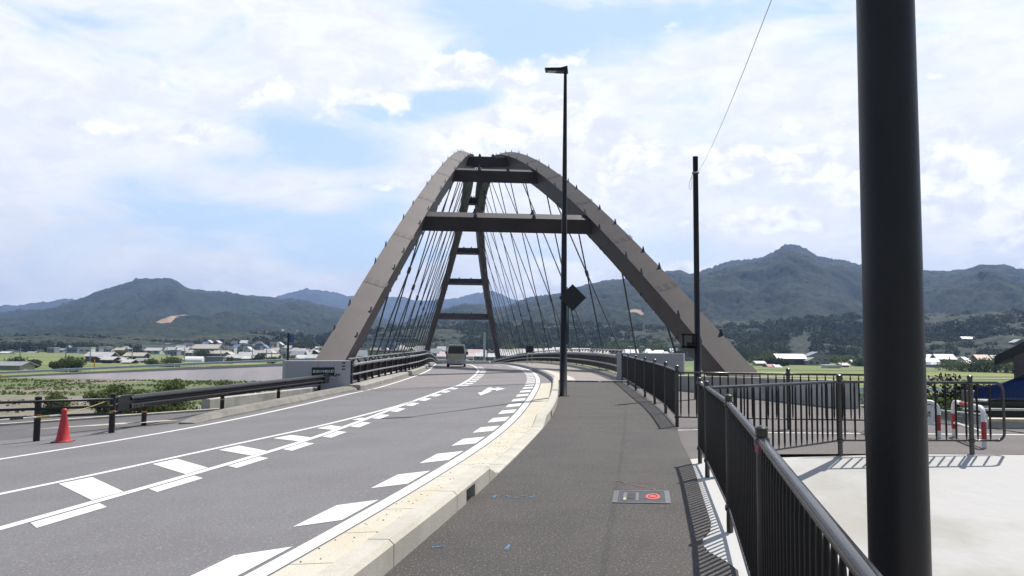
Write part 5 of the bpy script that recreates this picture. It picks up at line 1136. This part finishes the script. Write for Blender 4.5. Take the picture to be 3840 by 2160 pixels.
# trees one can tell apart
ti = 0
TL = [(60,1345,205,7,13,'leaf_dark'),(130,1345,208,6,9,'leaf_dark'),(222,1330,190,6,8,'leaf_mid'),(265,1318,186,9,12,'leaf_mid'),(290,1315,183,7,7,'leaf_mid'),(455,1313,420,11,14,'leaf_mid'),(520,1298,440,14,12,'leaf_dark'),(575,1352,230,5,8,'leaf_mid'),(640,1350,230,4,12,'leaf_mid'),(655,1346,250,4,9,'leaf_mid'),(773,1312,400,12,14,'leaf_dark'),(865,1338,270,4,7,'leaf_mid'),(975,1316,300,9,10,'leaf_dark'),(1022,1340,280,4,9,'leaf_light'),(1085,1338,300,4,9,'leaf_light'),
(1240,1290,420,10,12,'leaf_light'),(1310,1292,420,10,12,'leaf_light'),(1565,1288,520,14,14,'leaf_light'),(1595,1292,500,13,12,'leaf_mid'),(1690,1290,520,12,15,'leaf_mid'),(1905,1282,560,18,20,'leaf_light'),(2010,1280,540,18,22,'leaf_light'),(2360,1270,560,20,26,'leaf_light'),(2290,1290,560,16,20,'leaf_mid'),(2480,1275,540,18,22,'leaf_mid'),(2560,1290,420,13,16,'leaf_dark'),
(2790,1330,400,13,16,'leaf_dark'),(2820,1300,480,18,22,'leaf_dark'),(2900,1322,420,14,16,'leaf_mid'),(3130,1335,400,10,13,'leaf_light'),(3180,1345,380,9,12,'leaf_light'),(3225,1355,330,7,10,'leaf_mid'),(2850,1350,330,6,9,'leaf_mid'),(2930,1362,320,5,7,'leaf_dark'),(2880,1360,330,5,9,'leaf_dark'),
(3560,1362,270,5,10,'leaf_mid'),(3600,1358,262,6,11,'leaf_light'),(3640,1350,258,8,12,'leaf_mid'),(3690,1352,255,8,11,'leaf_dark'),(3730,1352,252,7,12,'leaf_mid'),(3770,1340,250,9,12,'leaf_light'),(3800,1345,240,9,12,'leaf_mid')]
TP = ['at the left edge of the fields behind the pale guardrail','beside a utility pole in the far left field','left of the dark farmhouse by the ramp','rounded, tallest by the ramp at left','close behind the pale guardrail, left of the farmhouse','behind the dark farmhouse','tall between the white factory blocks','low, before the greenhouse','low and wide at the left end of the greenhouse','low, beside the greenhouse','round and dark among the pale roofs left of the blue sign','low, beneath the pale roofs','dark, in a courtyard left of the blue sign','low hedge-like, left of the blue sign post','low hedge-like, right of the blue sign post','light green, left of the left arch leg','light green, right of the left arch leg','light green, behind the left hangers','behind the left far arch leg','just left of the minivan','light green, right of the far arch leg','light green, behind the small dark board','large light green, behind the right end wall','left of the large light green one','right of the large light green one','dark, at the right arch foot','dark, low beside the right arch leg','large dark, above the right arch foot','left of the pale barn roof','light green, right of the grey gabled house','light green, nearer the thick pole','close left of the thick pole','before the white low house','dark, before the pale barn','dark, beneath the pale barn','low, right of the thick pole','light green, under the orange roof at left','under the orange roof','dark, under the orange roof at right','left of the black roof','light green, next to the black roof','touching the black roof at the right edge']
for i, (px, pt, D, h, w, lf) in enumerate(TL):
    zt_ = at(px, pt, D).z; hh = max(zt_-GZ, 3.0); x = azx(px, D)
    tree('tree', x, D, GZ, hh*(.62 if px < 1100 else .8 if px < 1560 else 1), w*(.6 if px < 1100 else .9), lf, 'leafy tree '+TP[i], 100+i, 'single trees about the town', n=900, lobes=9, size=.42 if D > 300 else .26, trunk=.12)

# river bank bushes and tufts
BU = [(215,1462,66,3.0,'leaf_mid','rounded bush behind the red cone on the gravel bank'),(372,1455,60,2.3,'leaf_mid','small bush right of the red cone, behind the end of the guardrail'),(450,1440,64,4.4,'leaf_mid','broad bush above the end of the guardrail'),(535,1452,62,3.0,'leaf_light','yellow-green bush above the guardrail, right of the broad one'),(655,1424,72,3.8,'leaf_light','tall yellow-green bush above the middle of the guardrail'),(595,1447,68,2.4,'leaf_mid','bush left of the tall yellow-green one above the guardrail'),(850,1424,88,4,'leaf_light','low bush at the foot of the concrete ramp'),(700,1508,42,3,'leaf_light','bush seen under the guardrail beam, left of the low wall'),(820,1502,38,2.2,'leaf_mid','bush next to the low grey wall under the guardrail'),(330,1522,38,2.0,'leaf_mid','bush behind the cable fence post, right of the cone'),(120,1532,40,1.6,'leaf_light','small bush behind the cable fence at the far left')]
for i, (px, pt, D, w, lf, lb) in enumerate(BU):
    p = at(px, pt+10, D); tree('bush', p.x, D, GZ, max(p.z-GZ, .8), w*.85, lf, lb, 300+i, 'bushes on the river bank', n=4200, lobes=13, cat='bush', trunk=.05, size=.05+.0007*D)
# grass tufts, one uncountable cover
r_ = np.random.default_rng(8); n = 20000
x = r_.uniform(-110, -9, n); y = r_.uniform(27, 143, n); keep = (fbm(x/9, y/9, 3, 4) > .42) & ((y > 84) | (r_.uniform(0,1,n) < .10)) & (np.abs(x/y) < .72) & ~((fbm(x/14, y/8, 3, 9) > .5) & (y < 100) & (y > 44) & (x < -14))
x = x[keep]; y = y[keep]; n = len(x); a = r_.uniform(0, 3.14, n); h = r_.uniform(.10, .30, n); w = h*1.6
z = np.where(y < 33, -.5+(y-25.2)/(33-25.2)*(-4.5), GZ); z = np.clip(z, GZ, -.5)
V = np.stack([np.stack([x-np.cos(a)*w/2, y-np.sin(a)*w/2, z], -1), np.stack([x+np.cos(a)*w/2, y+np.sin(a)*w/2, z], -1), np.stack([x+np.cos(a)*w*.2+r_.normal(0,.1,n), y+np.sin(a)*w*.2, z+h], -1), np.stack([x-np.cos(a)*w*.45, y-np.sin(a)*w*.3, z+h*.8], -1)], 1).reshape(-1, 3)
o = npmesh('grass', V, np.arange(4*n).reshape(n, 4), M['tuft'], smooth=False); kind(o, 'stuff'); o['label'] = 'rough green grass covering the river bank below the road'

# ------------------------------------------------------------------ RIGHT: house below the embankment, garden, wall and mesh fence
o = thing('house', 'house with black gabled roofs and a blue tiled lower roof, right edge', 'house', (17,24,GZ))
dk = mat('black_tile', (.018,.018,.022), .5); bt = mat('blue_tile', (.015,.035,.13), .14, (.012,.028,.10), 4, spec=.7); wl = mat('mauve_wall', (.23,.19,.19), .9, (.2,.17,.17), 2)
def slope(name, q, th, m):   # q: 4 corners lower-left, lower-right, upper-right, upper-left
    q = [Vector(v) for v in q]; b = MB(); b.hexa([v-UP*th for v in q]+q); return b.build(name, m, o)
Y0 = 27
P = lambda px, py, Y: at(px, py, Y)
u0, u1 = P(3728,1336,Y0), P(3960,1222,Y0)
slope('roof', [u0, u0+Vector((6.0,8.4,.0)), u1+Vector((6.0,8.4,0)), u1], .30, dk)
l0, l1 = P(3690,1468,Y0-2.7), P(3960,1350,Y0-2.7)
slope('roof', [l0, l0+Vector((2.1,3.0,0)), l1+Vector((2.1,3.0,0)), l1], .22, dk)
w0 = P(3800,1345,Y0+.6).x
b = MB(); xr = w0+9; ztp = P(3800,1308,Y0+.6).z; b.add([(w0,Y0+.6,GZ),(xr,Y0+.6,GZ),(xr+5.4,Y0+8,GZ),(w0+5.4,Y0+8,GZ),(w0,Y0+.6,ztp),(xr,Y0+.6,ztp+4.2),(xr+5.4,Y0+8,ztp+4.2),(w0+5.4,Y0+8,ztp)], [(0,1,5,4),(1,2,6,5),(2,3,7,6),(3,0,4,7),(4,5,6,7)]); b.build('wall', wl, o)
w1 = P(3730,1460,Y0-1.4).x; b = MB(); b.box((w1,Y0-1.4,GZ),(w1+10,Y0+.5,P(3800,1452,Y0-1.4).z-.2)); b.build('wall', wl, o)
# blue tiled skirt roof: rows of ribbed tiles, each tile a piece
e0 = P(3650,1500,Y0-5); e1 = P(3900,1500,Y0-5); t0 = P(3655,1458,Y0-2.6); t1 = P(3925,1404,Y0-2.6)
rows, cols = 8, 34
tm = MB(); tm.tube([(0,0,0),(0,.01,0)], .01, 4)
tile_me = None
for i in range(rows):
    for j in range(cols):
        v = i/rows; v2 = (i+1)/rows; u = j/cols; u2 = (j+1)/cols
        A = lambda uu, vv: (e0.lerp(e1, uu)).lerp(t0.lerp(t1, uu), vv)
        q0, q1, q2_, q3_ = A(u, v), A(u2, v), A(u2, v2), A(u, v2); um = A((u+u2)/2, v); um2 = A((u+u2)/2, v2)
        b = MB(); b.add([q0+UP*.03, um+UP*.085, q1+UP*.03, q2_, um2+UP*.05, q3_, q0, um+UP*.05, q1], [(0,1,4,5),(1,2,3,4),(6,7,1,0),(7,8,2,1)])
        if len([1 for c_ in o.children if c_.name.startswith('roof_tile')]) < 272: b.build('roof_tile', bt, o)
b = MB(); b.bar(e0-UP*.10, e1-UP*.10, .14, .10); b.build('gutter', dk, o)
b = MB(); b.box((P(3775,1520,Y0-3).x, Y0-3, GZ),(P(3775,1520,Y0-3).x+12, Y0-1, e0.z-.2)); b.build('wall', WM['white'], o)
b = MB(); x_ = P(3758,1530,Y0-4.2).x; b.box((x_,Y0-4.2,GZ),(x_+1.0,Y0-3.6,P(3758,1505,Y0-4.2).z)); b.build('meter_box', M['black'], o)
# block wall, rails and mesh fence
o = thing('block_wall', 'low grey concrete wall with a pale coping, in front of the blue tiled house', 'wall', (15,20.4,-.4))
MB().box((9.75,16.4,-2),(26,16.65,.12)).build('panel', M['wallc'], o); MB().box((9.7,16.35,.12),(26,16.7,.185)).build('coping', M['topc'], o)
o = thing('pipe_rail', 'dark pipe rail with a white lower strip above the grey wall at the right edge', 'railing', (15,21.6,.3))
MB().box((9.9,17.6,.14),(26,17.8,.26)).build('pipe', M['black'], o); MB().box((9.9,17.58,.285),(26,17.66,.31)).build('strip', M['white'], o)
for x in np.arange(10, 26, 2.0): MB().box((x,17.62,-1.5),(x+.07,17.7,.29)).build('post', M['galv'], o)
o = thing('mesh_fence', 'low grey wire mesh fence with white top rail behind the red and white barrier', 'fence', (9.6,18.6,-.1))
b = MB(); fa, fb = Vector((8.85,18.6,-.02)), Vector((9.65,16.35,-.02)); 
for i in range(70): q = fa.lerp(fb, i/70); b.bar(q, q+UP*.28, .008, .008, (0,1,0))
for i in range(6): b.bar(fa+UP*(.045*i+.02), fb+UP*(.045*i+.02), .008, .008)
kind(b.build('mesh', M['galv'], o), 'stuff'); MB().tube([fa+UP*.29, fb+UP*.29], .018, 8).build('top_rail', M['white'], o)
for i in range(4): q = fa.lerp(fb, i/3); MB().tube([q-UP*.1, q+UP*.29], .02, 8).build('post', M['white'], o)
o = thing('handrail', 'short white tube handrail in front of the garden, left of the thick pole', 'railing', (10.3,24,0))
for x in (9.3, 9.8, 10.3): MB().tube([(x,22.6,-3),(x,22.6,.02)], .025, 8).build('post', M['white'], o)
for h_ in (-.3,.0): MB().tube([(9.25,22.6,h_),(11.2,22.6,h_)], .022, 8).build('rail', M['white'], o)
for px, pt, D, w, h0, lf, lb, n in ((3600,1400,31,3.8,None,'leaf_pine','dark pruned garden tree with a flat rounded crown before the blue tiled roof',5200),(3540,1440,28,3.0,None,'leaf_mid','leafy garden shrub right of the thick pole, behind the white notice board',2600),(3600,1465,27,3.2,None,'leaf_mid','leafy shrub under the dark pruned garden tree',2600),(3200,1440,30,3.0,None,'leaf_light','light leafy shrub behind the handrail, left of the thick pole',2400),(3490,1470,29,2.4,None,'leaf_light','light leafy shrub just right of the thick pole',2000),(3690,1450,36,3.0,None,'leaf_mid','low leafy shrub between the pruned tree and the black roof edge',1600)):
    p = at(px, pt, D); tree('garden_tree' if 'tree with' in lb else 'garden_shrub', p.x, D, GZ, p.z-GZ, w, lf, lb, int(px), 'garden plants at the right', n=n, lobes=9, cat='tree' if 'tree with' in lb else 'shrub', size=.085, trunk=.45 if 'tree with' in lb else .2)

# bird over the hill
p = at(1250, 1170, 260); o = thing('bird', 'small dark bird gliding in front of the hill left of the near arch leg', 'bird', tuple(p))
b = MB(); b.add([p+Vector(q) for q in ((-1.0,0,.18),(-.45,0,.02),(0,0,.0),(.45,0,.12),(.9,0,.5),(.4,.25,.14),(0,.35,.03),(-.45,.25,.05))], [(0,1,7),(1,2,6,7),(2,3,5,6),(3,4,5)]); b.tube([p-Vector((0,.5,0)), p, p+Vector((0,.6,0))], [.04,.11,.03], 6); b.build('body', M['black'], o)

# ------------------------------------------------------------------ HAZE
hz_ = MB().box((-7000,-450,GZ-8), (7000,6500,900)).build('haze', None) if False else None
hm_ = bpy.data.materials.new('haze'); hm_.use_nodes = True; t = hm_.node_tree; t.nodes.clear()
pv = N(t, 'ShaderNodeVolumePrincipled'); pv.inputs['Color'].default_value = (.40,.57,1.0,1); pv.inputs['Density'].default_value = 0.00015; pv.inputs['Anisotropy'].default_value = .2
mo = N(t, 'ShaderNodeOutputMaterial'); t.links.new(pv.outputs[0], mo.inputs['Volume'])
hz_ = MB().box((-6500,-420,GZ-3), (6500,5600,430)).build('haze', hm_); kind(hz_, 'stuff'); hz_['label'] = 'thin pale summer haze between the viewer and the hills'
# the ground must stay inside the haze box
for v in ground.data.vertices: pass
me = ground.data; me.clear_geometry(); me.from_pydata([(-6400,-400,GZ-.02),(6400,-400,GZ-.02),(6400,5500,GZ-.02),(-6400,5500,GZ-.02)], [], [(0,1,2,3)]); me.update()
scene.cycles.volume_bounces = 0
